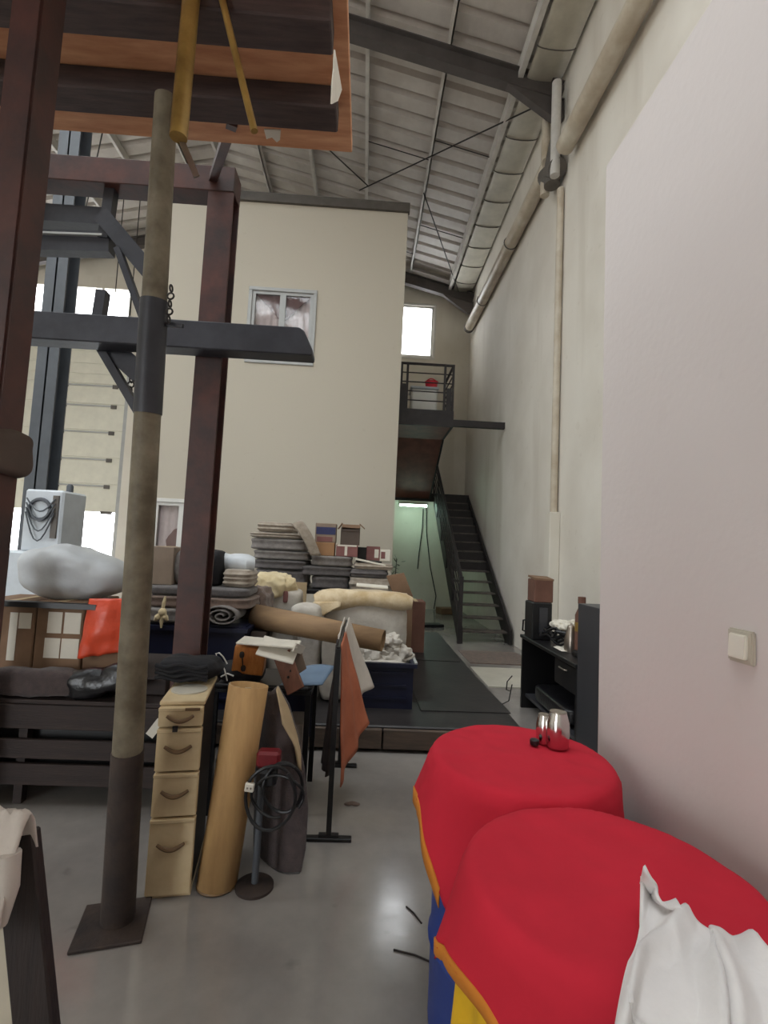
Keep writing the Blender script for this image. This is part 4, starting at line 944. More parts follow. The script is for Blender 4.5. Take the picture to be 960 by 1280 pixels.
# table carrying the further stacks
TZ = 1.06
t = thing('stock_table', (-0.8, 6.6, PZT), 'dark table under the tall grey stacks by the cream wall', 'table')
build(MB().bb(-1.75, 0.42, 6.15, 7.3, TZ-0.05, TZ), 'table_top', 'black', t, bevel=0.005)
for x in (-1.65, 0.3):
    for y in (6.25, 7.2): build(MB().bb(x-0.03, x+0.03, y-0.03, y+0.03, PZT, TZ-0.05), 'leg', 'black', t)
p0_, p1_ = aY(367, 745, 6.12), aY(383, 745, 6.12)
one('tan_board', 'upright tan board leaning against the dark table', 'board', 'tan', MB().bb(p0_.x, p1_.x, 6.1, 6.13, PZT, aY(375, 728, 6.1).z))
# tall stack (left)
TS = [(312, 384, 712, 728, 'greyfab2', 'lowest'), (314, 383, 700, 713, 'greyfab2', 'second lowest'), (313, 386, 688, 701, 'greyfab', 'third lowest'), (311, 385, 673, 689, 'greyfab', 'fourth lowest and thickest'), (309, 378, 665, 674, 'beigefab', 'second topmost'), (320, 366, 652, 666, 'beigefab', 'topmost and shortest')]
zz = TZ
for i, (x0, x1, y0, y1, mm, w_) in enumerate(TS):
    zt = aY((x0+x1)/2, y0, 6.3).z
    slab(x0, x1, y0, y1, 6.3, 0.7, 'folded grey blanket, %s in the tall stack by the wall' % w_, mm, zb=zz-0.003, zt=zt, layers=(1 if i < 4 else 3), lamp=0.03, seed=10+i, rot=0.03*(-1)**i, grp='blankets of the tall stack', n=14); zz = zt
# leaning folded sheet on the tall stack's right side
a, b = aY(362, 655, 6.25), aY(386, 694, 6.25)
def fn(u, v): return a.lerp(b, u) + V((0.02+0.13*v, -0.02*math.sin(u*4), 0.05*math.sin(PI*u)+0.06*v*(1-u)))
one('leaning_sheet', 'stiff beige folded sheet slipping off the right of the tall stack', 'sheet', 'beigefab', MB().grid(fn, 14, 6), smooth=True, solid=0.03)
# second stack with small boxes
SS = [(366, 436, 720, 731, 'greyfab2', 'lowest'), (372, 440, 708, 721, 'greyfab2', 'middle'), (388, 440, 695, 709, 'greyfab', 'topmost')]
zz = TZ
for i, (x0, x1, y0, y1, mm, w_) in enumerate(SS):
    zt = aY((x0+x1)/2, y0, 6.3).z
    slab(x0 if i else 388, x1, y0, y1, 6.3, 0.65, 'folded dark blanket, %s of the low stack under the small boxes' % w_, mm, zb=zz-0.003, zt=zt, layers=1, lamp=0.03, seed=20+i, grp='blankets of the low stack', n=12); zz = zt
Z5 = zz
carton(388, 418, 678, 694, 6.38, 0.25, 'small orange brown carton on the low blanket stack', 'cardor', Z5-0.002, tape=False)
zq = aY(403, 678, 6.38).z
t, _ = carton(394, 420, 654, 678, 6.4, 0.2, 'small grey carton with blue print on the orange brown carton', 'cardgrey', zq, labels=[(0.05, 0.98, 0.42, 0.8, 'bluelabel'), (0.1, 0.85, 0.05, 0.3, 'redlabel')], tape=False)
carton(420, 447, 681, 695, 6.38, 0.25, 'small red and white printed carton under the open carton', 'redlabel', Z5-0.002, labels=[(0.4, 0.52, 0.1, 0.9, 'paper'), (0.05, 0.95, 0.86, 0.99, 'paper')], tape=False)
# open carton with dark inside, facing out
zq = aY(433, 681, 6.4).z; a, b = aY(426, 665, 6.4), aY(450, 665, 6.4); zt = aY(438, 657, 6.4).z
t = thing('open_carton', ((a.x+b.x)/2, 6.5, zq), 'small open carton with spread flaps on the red printed carton', 'box')
m_ = MB(); th = 0.012
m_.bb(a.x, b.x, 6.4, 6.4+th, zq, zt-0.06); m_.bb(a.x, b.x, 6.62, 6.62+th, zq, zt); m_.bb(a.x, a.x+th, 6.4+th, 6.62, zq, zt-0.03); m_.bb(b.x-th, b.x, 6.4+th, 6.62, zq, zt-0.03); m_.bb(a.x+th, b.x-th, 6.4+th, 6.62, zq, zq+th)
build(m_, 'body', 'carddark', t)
build(MB().bar((a.x, 6.63, zt), (b.x, 6.63, zt), 0.1, 0.008, (0, -0.5, 1)), 'flap', 'card', t)
build(MB().bar((a.x-0.04, 6.5, zt-0.05), (a.x+0.01, 6.5, zt+0.03), 0.2, 0.008, (0, 0, 1)), 'flap', 'card', t)
build(MB().bar((b.x+0.06, 6.5, zt-0.03), (b.x-0.01, 6.5, zt+0.03), 0.2, 0.008, (0, 0, 1)), 'flap', 'card', t)
build(MB().bar((a.x+0.0, 6.395, zt-0.06), (b.x, 6.395, zt-0.06), 0.008, 0.02), 'rim', 'carddark', t)
# third stack: papers and little cartons on the right
RS = [(432, 492, 722, 732, 'beigefab', 'lowest'), (434, 486, 712, 723, 'greyfab2', 'middle'), (438, 492, 704, 713, 'beigefab', 'topmost')]
zz = TZ
for i, (x0, x1, y0, y1, mm, w_) in enumerate(RS):
    zt = aY((x0+x1)/2, y0, 6.25).z
    slab(x0+4, x1, y0, y1, 6.25, 0.6, 'folded cloth, %s of the right pile under the magazines' % w_, mm, zb=zz-0.003, zt=zt, layers=2, lamp=0.03, seed=30+i, grp='cloths of the right pile', nm='folded_cloth', cat='cloth'); zz = zt
a, b = aY(444, 699, 6.22), aY(482, 707, 6.22)
one('magazine', 'white magazine lying aslant on the right pile', 'magazine', 'paper', MB().bar(V((a.x, 6.4, a.z)), V((b.x, 6.4, b.z)), 0.3, 0.02), bevel=0.003)
one('magazine', 'dark magazine lying flat on the right pile', 'magazine', 'black', MB().box(((a.x+b.x)/2-0.02, 6.5, zz+0.012), (0.3, 0.22, 0.02), (0, 0, 0.2)))
za_ = aY(460, 699, 6.6).z
carton(447, 460, 684, 697, 6.62, 0.15, 'small black carton standing on the right pile', 'black', zz+0.03, tape=False)
carton(458, 475, 683, 698, 6.6, 0.16, 'small red carton next to the small black one', 'redlabel', zz+0.025, labels=[(0.6, 0.9, 0.2, 0.8, 'paper')], tape=False)
carton(475, 488, 687, 700, 6.6, 0.14, 'small white carton at the right end of the pile', 'paper', zz+0.025, labels=[(0.1, 0.5, 0.2, 0.8, 'redlabel')], tape=False)
# dry plant sprig at the corner
p = aY(494, 720, 6.9); random.seed(9)
t = thing('dry_sprig', (p.x, 6.9, TZ), 'dark dusty plant sprig at the corner of the cream wall', 'plant')
for i in range(16):
    q = p + V((random.uniform(-.06, .07), random.uniform(-.05, .05), 0.25*i/16-0.02)); d = V((random.uniform(-1, 1), random.uniform(-.6, .4), random.uniform(-.2, 1))).normalized()
    s_ = d.cross(V((0, 0, 1))).normalized()*0.016
    m_ = MB(); m_.add([q, q+d*0.04+s_, q+d*0.09, q+d*0.04-s_], [(0, 1, 2, 3)]); build(m_, 'leaf', 'leaf', t, solid=0.002)
build(MB().tube([V((p.x, 6.9, TZ)), p+V((0, 0, -0.05)), p+V((0.01, 0, 0.24))], 0.006, 5), 'stem', 'rustpole', t)
# brown cardboard leaning + carton by the wall corner
a, b = aY(486, 718, 6.05), aY(507, 752, 6.05)
m_ = MB(); m_.prism([aY(x_, y_, 6.05) for x_, y_ in ((483, 720), (505, 716), (516, 745), (513, 838), (492, 838), (494, 750))], (0, 0.04, 0.0))
one('flattened_carton', 'flattened brown carton leaning at the right of the piles', 'box', 'card', m_, bevel=0.003)
carton(508, 531, 752, 812, 6.9, 0.4, 'tall reddish brown carton standing by the corner of the cream wall', 'cardred', PZT)
carton(497, 512, 770, 815, 6.2, 0.4, 'brown carton half hidden behind the white bundle', 'cardred', PZT)
# big white bundle with cream padding over it
bx0, bx1 = aY(402, 790, 5.2).x, aY(509, 790, 5.2).x; bz = aY(455, 752, 5.2).z
one('canvas_bundle', 'large off white canvas bundle standing behind the low navy bin', 'bundle', 'whitefab', MB().soft(((bx0+bx1)/2, 5.5, (PZT+bz)/2), (bx1-bx0, 0.6, bz-PZT), 7, 16, 0.02, 3, 3), smooth=True)
a, b = aY(396, 762, 5.2), aY(513, 760, 5.2)
pts = []; rs = []
for i in range(13):
    k = i/12; q = aY(394+121*k, 752-5*math.sin(PI*k)+7*k*0.3, 5.22); pts.append(q); rs.append((0.095+0.015*math.sin(k*9))*(0.75 if i in (0, 12) else 1)*(1.12-0.3*k))
def pad(u, v):
    k = u; ct = aY(391+124*k, 753+5*k-4*math.sin(PI*k), 5.2); th = -0.9*PI*v+0.35*PI + 0.1*math.sin(k*7)
    r = (0.13-0.03*k)*(1+0.12*noise.noise(V((k*5, v*3, 2))))*(0.9 if k < .02 or k > .98 else 1)
    return ct + V((0, -r*0.9*math.cos(th), r*0.9*math.sin(th))) if v < 0.72 else ct + V((0, -r*0.9*math.cos(-0.9*PI*0.72+0.35*PI), r*0.9*math.sin(-0.9*PI*.72+.35*PI))) + V((0, 0.05*(v-.72), -0.02*(v-.72)))
m_ = MB().tube(pts, rs, 18)
t = thing('padding_roll', (pts[6].x, 5.25, pts[6].z-0.1), 'thick cream padding folded over the top of the canvas bundle', 'padding')
build(m_, 'fold', 'creamfoam', t, smooth=True)
def fn(u, v):
    q = aY(392+122*u, 746-4*math.sin(PI*u)+4*u, 5.25)
    return q + V((0, 0.6*v, 0.0+0.02*noise.noise(V((u*5, v*4, 3)))))
build(MB().grid(fn, 20, 10), 'top_sheet', 'creamfoam', t, smooth=True, solid=0.03)
def fn(u, v):
    q = aY(392+34*u, 752, 5.13); return q + V((0, -0.02*math.sin(PI*u)-0.02*v, -(0.05+0.17*(1-u)**1.3)*v))
build(MB().grid(fn, 10, 8), 'hanging_corner', 'creamfoam', t, smooth=True, solid=0.03)
one('flat_paper', 'dark edged paper lying on the cream padding', 'paper', 'paper', MB().box(aY(465, 736, 5.4)+V((0, 0, 0.03)), (0.34, 0.16, 0.012), (0.1, 0.04, 0)))
# low navy bin with fluffy filling in front
lb0, lb1 = aZ(438, 892, PZT).x, aZ(518, 888, PZT).x; lz = aY(480, 829, 4.46).z
bin_('plastic_bin', lb0+0.02, lb1-0.02, 4.48, 5.1, PZT, lz, 'low navy bin with pale rim at the front of the platform', rim='navy')
build(MB().bb(lb1-0.012, lb1+0.012, 4.46, 5.1, lz, lz+0.012), 'rim_strip', 'frame', bpy.data.objects['plastic_bin.001'])
random.seed(3)
t = thing('wadding', ((lb0+lb1)/2, 4.8, PZT+0.1), 'fluffy off white wadding piled in the low navy bin', 'wadding')
for i, (px, py, r) in enumerate(((456, 822, .1), (470, 815, .12), (484, 812, .11), (498, 818, .10), (463, 806, .09), (478, 826, .1), (492, 826, .1), (506, 826, .07), (452, 812, .09), (489, 802, .08))):
    c = aY(px, py, 4.72+0.02*(i % 3)); build(MB().soft(c, (r*2.3, r*1.9, r*1.6), 2.3, 14, 0.06, 14, i), 'tuft', 'whitefab', t, smooth=True)
build(MB().soft(((lb0+lb1)/2, 4.79, PZT+0.21), (lb1-lb0-0.12, 0.5, 0.36), 6, 8), 'tuft', 'whitefab', t, smooth=True)
# sacks
for i, (x0, x1, yt, lab) in enumerate(((330, 371, 784, 'grey white woven sack under the left end of the lying tube'), (367, 402, 786, 'white woven sack with pleated neck under the lying tube'), (399, 433, 792, 'pale canvas sack between the pleated sack and the clothes rail'))):
    Y = 4.55 + (0.06 if i == 0 else 0); a, b = aY(x0, 820, Y), aY(x1, 820, Y); zt = aY((x0+x1)/2, yt, Y).z
    h = zt-PZT
    t = thing('woven_sack', ((a.x+b.x)/2, Y+0.16, PZT), lab, 'sack')
    def pl(u, h=h):
        k = max(0, u.z/(h/2)); th = math.atan2(u.y, u.x); f = 1+0.05*k*math.sin(th*11); return V((u.x*f, u.y*f, u.z))
    build(MB().soft(((a.x+b.x)/2, Y+0.15, PZT+h/2), (b.x-a.x-0.02, 0.3, h), 4.5, 16, 0.035, 5, 40+i, fn=pl), 'bag', 'sack' if i < 2 else 'whitefab', t, smooth=True)
    if i < 2: build(MB().torus(((a.x+b.x)/2, Y+0.15, zt-0.012), 0.03, 0.012, None, 12, 6), 'tie', 'greyfab2', t, smooth=True)
# small white bag pieces between sacks and tube
one('white_parcel', 'small white parcel tucked behind the lying tube', 'parcel', 'whitefab', MB().soft(aY(383, 765, 5.0), (0.3, 0.25, 0.16), 3, 10, 0.02, 5, 2), smooth=True)
one('parcel_stack', 'brown carton under the small white parcel', 'box', 'cardgrey', MB().bb(aY(368, 800, 5.0).x, aY(398, 800, 5.0).x, 4.9, 5.15, PZT, aY(383, 775, 5.0).z))
# long kraft tube lying across
t = thing('lying_tube', aY(400, 790, 4.5), 'long brown kraft tube lying across the sacks', 'tube')
a, b = aY(318, 770, 4.62), aY(479, 801, 4.3)
dv = (b-a).normalized()
build(MB().tube([a, b], [0.105, 0.088], 24, caps=False), 'tube', 'kraft2', t, smooth=True, solid=0.008)
build(MB().tube([b-dv*0.06, b-dv*0.05], 0.078, 20), 'dark_hollow', 'carddark', t)  # dark disc stands for the shaded hollow inside the tube end
build(MB().tube([a+dv*0.01, a+dv*0.02], 0.095, 20), 'dark_hollow', 'carddark', t)
# carton the tube's left end rests on
one('support_carton', 'dark brown carton under the left end of the lying tube', 'box', 'carddark', MB().bb(aY(313, 800, 4.5).x, aY(332, 800, 4.5).x, 4.5, 4.8, PZT, a.z-0.12))
# cream tangled cloth over a striped white bag
p = aY(345, 745, 5.3)
t = thing('striped_bag', p-V((0, 0, 0.15)), 'white woven bag with a red stripe under the cream cloth', 'bag')
build(MB().soft((p.x+0.02, 5.4, 1.0), (0.5, 0.4, 0.26), 5, 14, 0.015, 5, 2), 'bag', 'whitefab', t, smooth=True)
q = aY(357, 746, 5.2); build(MB().soft(q, (0.05, 0.03, 0.12), 4, 6), 'stripe', 'redlabel', t, smooth=True)
one('bag_crate', 'dark crate beneath the striped white bag', 'crate', 'darkwood', MB().bb(p.x-0.26, p.x+0.3, 5.16, 5.7, PZT, 0.872), bevel=0.01)
c0 = aY(338, 728, 5.3)
def crum(u): 
    a_ = noise.noise(V((u.x*9, u.y*9, u.z*4+3))); b_ = abs(noise.noise(V((u.x*16+4, u.z*10, u.y*8)))); return u*(1+0.25*a_+0.22*(0.4-b_))
one('cream_cloth', 'tangled cream knitted cloth heaped on the striped white bag', 'cloth', 'creamfab', MB().soft((c0.x, 5.36, c0.z-0.03), (0.52, 0.4, 0.24), 2.6, 28, 0.02, 9, 4, fn=crum), smooth=True)
t = thing('grey_rag_heap', aY(305, 745, 4.7)-V((0, 0, 0.1)), 'heap of crumpled brown grey rags beside the blanket stack', 'rags')
c0 = aY(312, 748, 4.75)
build(MB().soft((c0.x+0.03, 5.0, c0.z-0.1), (0.26, 0.5, 0.36), 2.6, 20, 0.02, 9, 6, fn=crum), 'heap', 'brownfab', t, smooth=True)
one('rag_carton', 'grey carton underneath the crumpled rags', 'box', 'cardgrey', MB().bb(c0.x-0.12, c0.x+0.12, 5.03, 5.14, PZT, c0.z-0.24))

# =================================================================== FOREGROUND, CENTRE LEFT
def turned(mb, org, ang):
    R = Matrix.Rotation(ang, 3, 'Z'); mb.v = [V(org) + R @ p for p in mb.v]; return mb
# drawer pedestal (local frame: x across the front, y into depth)
o0 = aZ(181, 1123, 0); o1 = aZ(238, 1118, 0); PW = (o1-o0).length; ang = math.atan2(o1.y-o0.y, o1.x-o0.x); PD = 0.44
zat = lambda y: aY(185, y, o0.y).z
PT = zat(876)
t = thing('drawer_pedestal', ((o0.x+o1.x)/2, o0.y+0.2, 0), 'narrow cream four-drawer pedestal with dark sides on the concrete floor', 'cabinet')
def tb(mb, nm, m, par=None, **k): return build(turned(mb, o0, ang), nm, m, par or t, **k)
tb(MB().bb(0.004, PW-0.004, 0.02, PD, 0.012, PT-0.02), 'carcass', 'cabside')
tb(MB().bb(-0.002, PW+0.004, 0.0, PD+0.01, PT-0.02, PT), 'top_panel', 'cream', bevel=0.004)
tb(MB().bb(0, PW, -0.003, PD, 0.0, 0.012), 'plinth', 'cream')
seam = [1121, 1021, 964, 908, 880]
for i in range(4):
    z0, z1 = (0.014 if i == 0 else zat(seam[i])+0.004), zat(seam[i+1])-0.004
    if i == 3: z1 = PT-0.022
    d = tb(MB().bb(0, PW, -0.018, 0.018, z0, z1), 'drawer', 'cream', bevel=0.004, seg=2)
    tb(MB().bb(0, PW, -0.026, -0.004, z1-0.018, z1-0.001), 'lip', 'cream', d, bevel=0.003)
    hy = (1056, 990, 934, 896)[i]; hz = zat(hy); hw = PW*0.30
    h = MB().tube([V((PW/2-hw+2*hw*k/12, -0.032-0.004*math.sin(PI*k/12), hz+0.014-0.024*math.sin(PI*k/12))) for k in range(13)], [0.007+0.003*math.sin(PI*k/12) for k in range(13)], 8)
    tb(h, 'handle', 'handle', d, smooth=True)
tb(MB().bb(PW*0.6, PW-0.012, -0.03, -0.026, PT-0.036, PT-0.024), 'name_slot', 'handle')
tb(turned(MB().lathe([(0.011, 0), (0.011, 0.012)], (0, 0, 0), 12), (0, 0, 0), 0) if False else MB().bb(PW*0.35, PW*0.35+0.022, -0.034, -0.024, zat(912), zat(905)), 'lock', 'black')
p = o0 + V((PW/2, PD*0.45, PT)); p = o0 + Matrix.Rotation(ang, 3, 'Z') @ V((PW/2, PD*0.4, PT+0.001))
one('round_mat', 'thin pale round mat lying on top of the cream pedestal', 'mat', 'floorpatch', MB().lathe([(0.085, 0), (0.085, 0.006)], p, 24))
# black folded jacket on the pedestal
c = aY(237, 838, 2.72)
t = thing('black_jacket', c-V((0, 0, 0.06)), 'folded black padded jacket lying on the cream pedestal', 'jacket')
build(MB().soft((c.x, 2.74, PT+0.066), (0.31, 0.26, 0.115), 3.2, 18, 0.025, 7, 3, layers=2, lamp=0.03), 'body', 'blackfab', t, smooth=True)
for k in range(4): build(MB().tube([V((c.x-0.13+0.26*i/10, 2.605-0.012*math.sin(PI*i/10)-0.002*k, PT+0.04+0.022*k+0.008*math.sin(i+k))) for i in range(11)], 0.01, 7), 'fold', 'blackfab', t, smooth=True)

# standing kraft tube
a = aZ(271, 1106, 0.0); a.z = 0.004; b = aY(311, 856, 2.56)
t = thing('standing_tube', a, 'tall tan kraft tube standing against the cream pedestal', 'tube')
build(MB().tube([a, a.lerp(b, 0.5), b], [0.088, 0.091, 0.094], 28, caps=False), 'tube', 'kraft', t, smooth=True, solid=0.006)
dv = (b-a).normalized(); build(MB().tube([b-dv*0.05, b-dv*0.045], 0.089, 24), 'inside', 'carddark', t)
build(MB().torus(a+V((0, 0, 0.006)), 0.087, 0.006, None, 28, 6), 'bottom_rim', 'handle', t, smooth=True)
rr = MB()
random.seed(5)
for k in range(9):
    an = -PI*0.95+0.2*k; q = b+V((0.09*math.cos(an), 0.09*math.sin(an), 0)); rr.box(q+V((0, 0, 0.0)), (0.03, 0.004, 0.012+0.014*random.random()), (0.2, 0, an+PI/2))
build(rr, 'torn_rim', 'tan', t)

# round-foot stand with red device and cable
d0 = aZ(318, 1109, 0)
t = thing('round_foot_stand', d0, 'dark stand with round iron foot, red clamp and looped cable', 'stand')
build(MB().lathe([(0.088, 0), (0.088, 0.012), (0.08, 0.018), (0.02, 0.022)], d0, 28), 'foot', 'rustpole', t, smooth=True)
build(MB().tube([d0+V((0, 0, 0.02)), d0+V((0.0, 0.02, 0.58))], 0.016, 12), 'pole', 'column', t, smooth=True)
hd = d0+V((0.03, 0.0, 0.585)); build(MB().box(hd, (0.11, 0.07, 0.075)), 'clamp', 'darkred', t, bevel=0.012)
build(MB().box(hd+V((0.0, -0.01, -0.08)), (0.09, 0.07, 0.08)), 'motor', 'black', t, bevel=0.015)
ctr = d0+V((0.06, -0.075, 0.44))
def loop(c, rx, rz, a0, a1, yo, n=26): return [c+V((rx*math.cos(a0+(a1-a0)*i/n), yo+0.01*math.sin(i*0.7), rz*math.sin(a0+(a1-a0)*i/n))) for i in range(n+1)]
build(MB().tube(loop(ctr, 0.115, 0.14, 0.3, 2*PI+0.9, 0.0), 0.008, 8), 'cable', 'black', t, smooth=True)
build(MB().tube(loop(ctr+V((0.05, 0.02, 0.03)), 0.09, 0.11, 1.0, 2*PI+2.2, 0.01), 0.008, 8), 'cable', 'black', t, smooth=True)
build(MB().tube(loop(ctr+V((0.03, 0.015, 0.0)), 0.12, 0.09, -0.6, 2*PI-1.4, 0.0), 0.007, 8), 'cable', 'black', t, smooth=True)
pg = aY(312, 984, d0.y-0.085); build(MB().box(pg, (0.042, 0.02, 0.038), (0, 0.1, 0)), 'plug', 'switchp', t, bevel=0.004)
for dx in (-0.008, 0.008): build(MB().box(pg+V((dx, -0.012, 0)), (0.006, 0.008, 0.006)), 'plug_pin', 'steel', t)

# bent dark carpet sheet standing on its edge
Rb = [(374, 1100), (382, 1060), (385, 1010), (381, 962), (373, 920), (361, 880), (347, 857)]
Lb = [(318, 1082), (318, 1040), (319, 1000), (320, 960), (321, 920), (324, 885), (330, 862)]
def pick(L_, v):
    k = v*(len(L_)-1); i = min(int(k), len(L_)-2); f = k-i; return (L_[i][0]*(1-f)+L_[i+1][0]*f, L_[i][1]*(1-f)+L_[i+1][1]*f)
def csheet(u, v):
    l, r_ = pick(Lb, v), pick(Rb, v); yl, yr = 2.74, 2.56+0.1*v
    p = aY(l[0], l[1], yl).lerp(aY(r_[0], r_[1], yr), u); p += V((0.012*math.sin(PI*u), -0.075*math.sin(PI*u), 0))
    p.z = max(p.z, 0.006) if v > 0 else 0.006
    return p
t = thing('carpet_sheet', (-0.35, 2.6, 0), 'bent dark brown carpet sheet standing on edge, tan backing curling over', 'carpet')
build(MB().grid(csheet, 20, 24), 'sheet', 'carpet', t, smooth=True, solid=0.012)
Tb0 = [(373, 958), (368, 930), (353, 905), (350, 885), (346, 862)]; Tb1 = [(379, 968), (377, 942), (370, 915), (361, 885), (347, 858)]
def tsheet(u, v): return aY(*pick(Tb0, v), 2.575).lerp(aY(*pick(Tb1, v), 2.62), u)
build(MB().grid(tsheet, 4, 14), 'backing', 'tan', t, smooth=True, solid=0.008)

# black work table
WX0, WX1, WY0, WY1, WZ = -0.86, -0.27, 3.05, 3.55, 0.735
t = thing('black_table', ((WX0+WX1)/2, 3.3, 0), 'small black metal table behind the standing tube', 'table')
build(MB().bb(WX0, WX1, WY0, WY1, WZ-0.03, WZ), 'table_top', 'black', t, bevel=0.004)
for x in (WX0+0.02, WX1-0.02):
    for y in (WY0+0.02, WY1-0.02): build(MB().bb(x-0.016, x+0.016, y-0.016, y+0.016, 0, WZ-0.03), 'leg', 'blackmetal', t)
build(MB().tube([(WX0, WY0-0.01, WZ+0.012), (WX1-0.02, WY0-0.01, WZ+0.012)], 0.016, 10), 'front_rail', 'blackmetal', t, smooth=True)
build(MB().tube([(WX1-0.02, WY0-0.01, WZ+0.012), (WX1+0.1, WY1, WZ+0.03)], 0.009, 8), 'side_rail', 'blackmetal', t, smooth=True)
build(MB().bb(WX0+0.03, WX1-0.03, WY1-0.05, WY1-0.03, 0.3, WZ-0.03), 'rear_panel', 'navy', t)
build(MB().bb(WX0+0.04, WX1-0.04, WY0+0.05, WY1-0.06, 0.28, 0.3), 'lower_shelf', 'black', t)
one('white_carton', 'white carton stored under the small black table', 'box', 'greycloth', MB().bb(-0.42, -0.32, 3.15, 3.4, 0.302, 0.5), bevel=0.004)
def q4(nm, lab, cat, m, pts, th, Y0, Y1):
    m_ = MB(); m_.prism([aY(x, y, Y0+(Y1-Y0)*k) for (x, y, k) in pts], th); return one(nm, lab, cat, m, m_, bevel=0.002)
one('blue_sheet', 'grey blue sheet lying on the right end of the small black table', 'sheet', 'bluesheet', MB().grid(lambda u, v: V((WX1-0.2+0.26*u+0.05*v, WY0+0.02+0.46*v, WZ+0.012+0.02*math.sin(u*3)*v+0.02*u)), 10, 8), smooth=True, solid=0.006)
t = thing('pine_box', aY(313, 840, 3.1), 'varnished pine box with two dark slots on the small black table', 'box')
c = aY(313, 822, 3.12); c.z = max(c.z, WZ+0.1)
build(MB().box(c, (0.185, 0.13, 0.165), (0.12, 0.1, 0.08)), 'body', 'orangewood', t, bevel=0.006)
Rm = Euler((0.12, 0.1, 0.08)).to_matrix()
for dz in (0.035, -0.045):
    build(MB().soft(c+Rm @ V((-0.045+0.02*(dz < 0), -0.064, dz)), (0.03, 0.012, 0.042), 2.5, 6), 'knot_slot', 'blackwood', t, smooth=True)
build(MB().bar(c+Rm @ V((-0.042, -0.066, 0.03)), c+Rm @ V((-0.028, -0.066, -0.04)), 0.005, 0.006), 'groove', 'blackwood', t)
t = thing('folded_newspaper', aY(335, 812, 3.1), 'folded pale newspaper on top of the pine box', 'newspaper')
a, b = aY(300, 800, 3.08), aY(374, 806, 3.08)
build(MB().bar(a, b, 0.2, 0.014), 'fold', 'paper', t, bevel=0.004)
a, b = aY(325, 806, 3.04), aY(371, 818, 3.04)
build(MB().bar(a, b, 0.18, 0.012, (0, -0.5, 1)), 'fold', 'paper', t, bevel=0.004)
build(MB().bar(aY(371, 816, 3.05), aY(376, 806, 3.06), 0.18, 0.01, (0, 0.3, 1)), 'fold', 'paper', t)
t = thing('drilled_board', aY(362, 850, 3.0), 'reddish board with two drilled holes leaning on the small black table', 'board')
a, b = aY(352, 817, 3.06), aY(370, 864, 2.99)
build(MB().bar(a, b, 0.115, 0.018, (0.1, 1, 0.3)), 'board', 'redwood', t, bevel=0.003)
for k in (0.45, 0.62):
    q = a.lerp(b, k)+V((-0.012+0.03*(k < .5), -0.013, 0)); build(MB().soft(q, (0.014, 0.012, 0.016), 2.2, 6), 'hole', 'blackwood', t, smooth=True)
q4('flat_carton', 'grey brown cardboard piece standing behind the drilled board', 'cardboard', 'cardgrey', [(355, 818, 0), (376, 812, 0), (383, 836, 0), (368, 846, 0)], (0, 0.012, 0), 3.12, 3.12)
t = thing('wire_hanger', aY(283, 845, 2.95), 'bent white wire hanger beside the folded black jacket', 'hanger')
build(MB().tube([aY(x, y, 2.9) for x, y in ((284, 851), (281, 838), (276, 826), (271, 822), (270, 817), (274, 816), (279, 821), (284, 830))], 0.004, 6), 'wire', 'whitepaint', t, smooth=True)
build(MB().tube([aY(x, y, 2.9) for x, y in ((276, 846), (284, 842), (292, 845))], 0.005, 6), 'wire', 'whitepaint', t, smooth=True)
one('black_cloth_heap', 'black cloth heap on the left end of the small black table', 'cloth', 'blackfab', MB().soft((WX0+0.14, 3.2, WZ+0.06), (0.26, 0.28, 0.12), 2.6, 14, 0.03, 7, 9), smooth=True)

# clothes rail with hanging cloths
RA, RB = V((-0.115, 2.84, 1.03)), V((-0.1, 3.76, 1.05))
t = thing('clothes_rail', (-0.1, 3.3, 0), 'thin black clothes rail with T shaped feet on the concrete floor', 'rail')
for p_ in (RA, RB):
    build(MB().bb(p_.x-0.014, p_.x+0.014, p_.y-0.014, p_.y+0.014, 0.02, p_.z), 'upright', 'blackmetal', t)
    build(MB().bb(p_.x-0.125, p_.x+0.125, p_.y-0.02, p_.y+0.02, 0, 0.02), 'foot', 'blackmetal', t, bevel=0.003)
    build(MB().bb(p_.x-0.055, p_.x+0.055, p_.y-0.016, p_.y+0.016, 0.0205, 0.035), 'foot_bracket', 'blackmetal', t)
build(MB().tube([RA, RB], 0.012, 10), 'top_bar', 'blackmetal', t, smooth=True)
def hang(y0, y1, side, length, flare, seed, zoff=0.0, k2=0.0):
    def fn(u, v):
        p = RA.lerp(RB, (y0+(y1-y0)*u-RA.y)/(RB.y-RA.y)); w_ = 0.03*math.sin(u*13+seed)*v + 0.02*noise.noise(V((u*3, v*3, seed)))
        return p + V((side*(0.016+flare*v**1.1*(0.12+0.88*u)) + w_*0.5, (0.06*k2)*v, 0.014+zoff-length*v*(1-0.25*u*(1 if k2 else 0))))
    return fn
t = thing('rust_cloth', (0, 3.05, 0.4), 'rust orange cloth hanging from the clothes rail', 'cloth')
build(MB().grid(hang(2.86, 3.3, 1, 0.80, 0.17, 1.0, 0, 1), 20, 24), 'cloth', 'rustcloth', t, smooth=True, solid=0.006)
t = thing('pale_cloth', (0, 3.5, 0.6), 'pale grey cloth with a peak hanging from the far end of the clothes rail', 'cloth')
build(MB().grid(hang(3.25, 3.74, 1, 0.5, 0.2, 2.0, 0.02, 0), 20, 18), 'right_side', 'greycloth', t, smooth=True, solid=0.006)
build(MB().grid(hang(3.05, 3.74, -1, 0.6, 0.07, 3.0, 0.02, 0), 20, 18), 'left_side', 'greycloth', t, smooth=True, solid=0.006)
t = thing('brown_cloth', (-0.16, 3.0, 0.5), 'narrow brown cloth hanging on the left of the clothes rail', 'cloth')
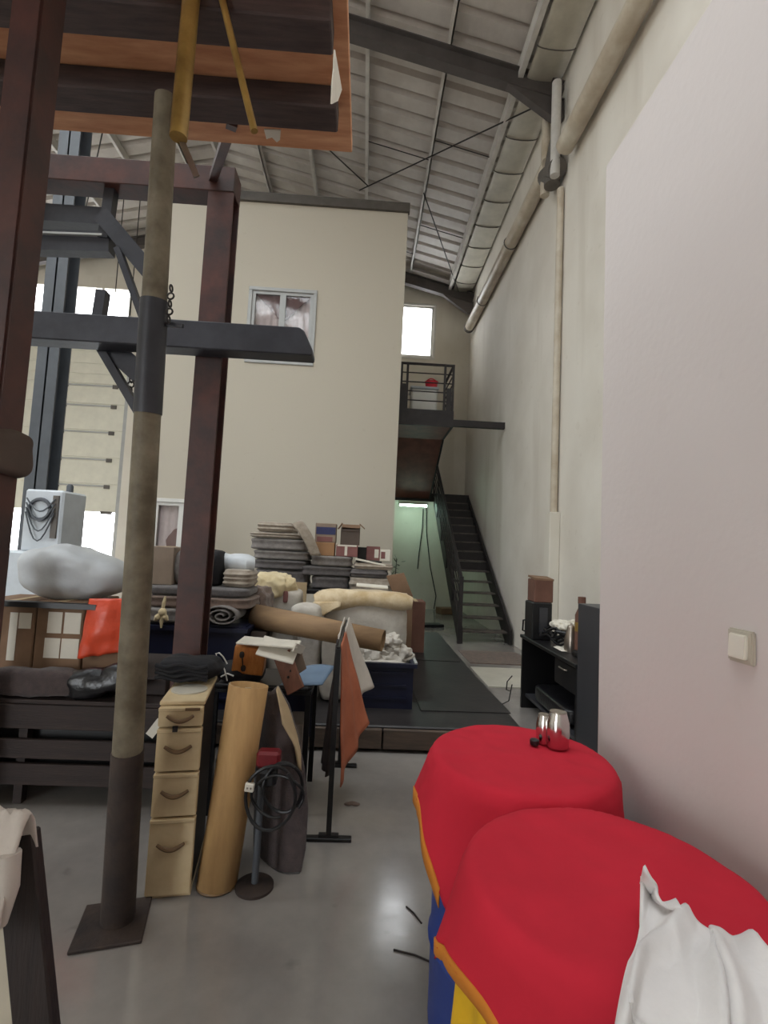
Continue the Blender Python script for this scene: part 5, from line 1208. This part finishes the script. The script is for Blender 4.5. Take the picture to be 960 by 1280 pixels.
build(MB().grid(hang(2.86, 3.04, -1, 0.72, 0.05, 5.0, 0.0, 0), 10, 18), 'cloth', 'darkwood', t, smooth=True, solid=0.006)

# leaning dark board with white cloth, bottom left
a, b = aY(22, 1040, 1.1), aY(46, 1280, 1.1); dv = (b-a).normalized(); foot = a + dv*((a.z-0.006)/-dv.z)
one('leaning_post', 'dark wooden post leaning at the bottom left under a white cloth', 'post', 'blackwood', MB().bar(a, foot, 0.03, 0.078, (1, 0, 0)), bevel=0.004)
n_ = V((-1, 0, 0)); 
m_ = MB(); m_.prism([a+V((-0.045, 0.02, -0.02)), foot+V((-0.045, 0.02, 0)), foot+V((-0.45, 0.02, 0)), a+V((-0.35, 0.02, -0.05))], (0, 0.02, 0))
one('leaning_board', 'cream board standing left of the dark leaning post', 'board', 'board', m_, bevel=0.003)
def rag(u, v):
    x = a.x-0.2+0.245*u; y = 1.06+0.09*math.sin(PI*min(1, v))*0 + 0.13*(v-0.5)
    z = a.z+0.06 - 0.22*(abs(v-0.5)*2)**2.0 + 0.03*noise.noise(V((u*4, v*4, 1.5))) + 0.02*abs(noise.noise(V((u*9, v*7, 3)))) - 0.05*max(0, u-0.75)
    return V((x, y, z - 0.02*math.sin(u*9)*abs(v-.5)*2))
t = thing('white_rag', (a.x-0.08, 1.1, a.z-0.1), 'crumpled white cloth hung over the top of the dark leaning post', 'cloth')
build(MB().grid(rag, 30, 30), 'cloth', 'creamfab' if False else 'greycloth', t, smooth=True, solid=0.006)
build(MB().tube([V((a.x+0.03, 1.03, a.z+0.0)), V((a.x+0.038, 1.025, a.z-0.06)), V((a.x+0.03, 1.03, a.z-0.13))], [0.022, 0.02, 0.01], 9), 'hanging_end', 'greycloth', t, smooth=True)

# scraps on the floor
for i, (p, q, lab) in enumerate((((492, 1187), (547, 1206), 'longer thin dark stick lying in the floor glare'), ((508, 1133), (527, 1154), 'shorter thin dark stick lying in the floor glare'))):
    one('floor_stick', lab, 'stick', 'blackwood', MB().tube([aZ(*p, 0.004), (aZ(*p, 0.004)+aZ(*q, 0.004))/2+V((0, 0.01, 0)), aZ(*q, 0.004)], 0.0035, 6))
c = aZ(440, 1005, 0.006)
one('floor_scrap', 'small crumpled brown scrap on the floor right of the clothes rail', 'scrap', 'brownfab', MB().soft(c, (0.1, 0.04, 0.02), 2.5, 8, 0.01, 20, 2))
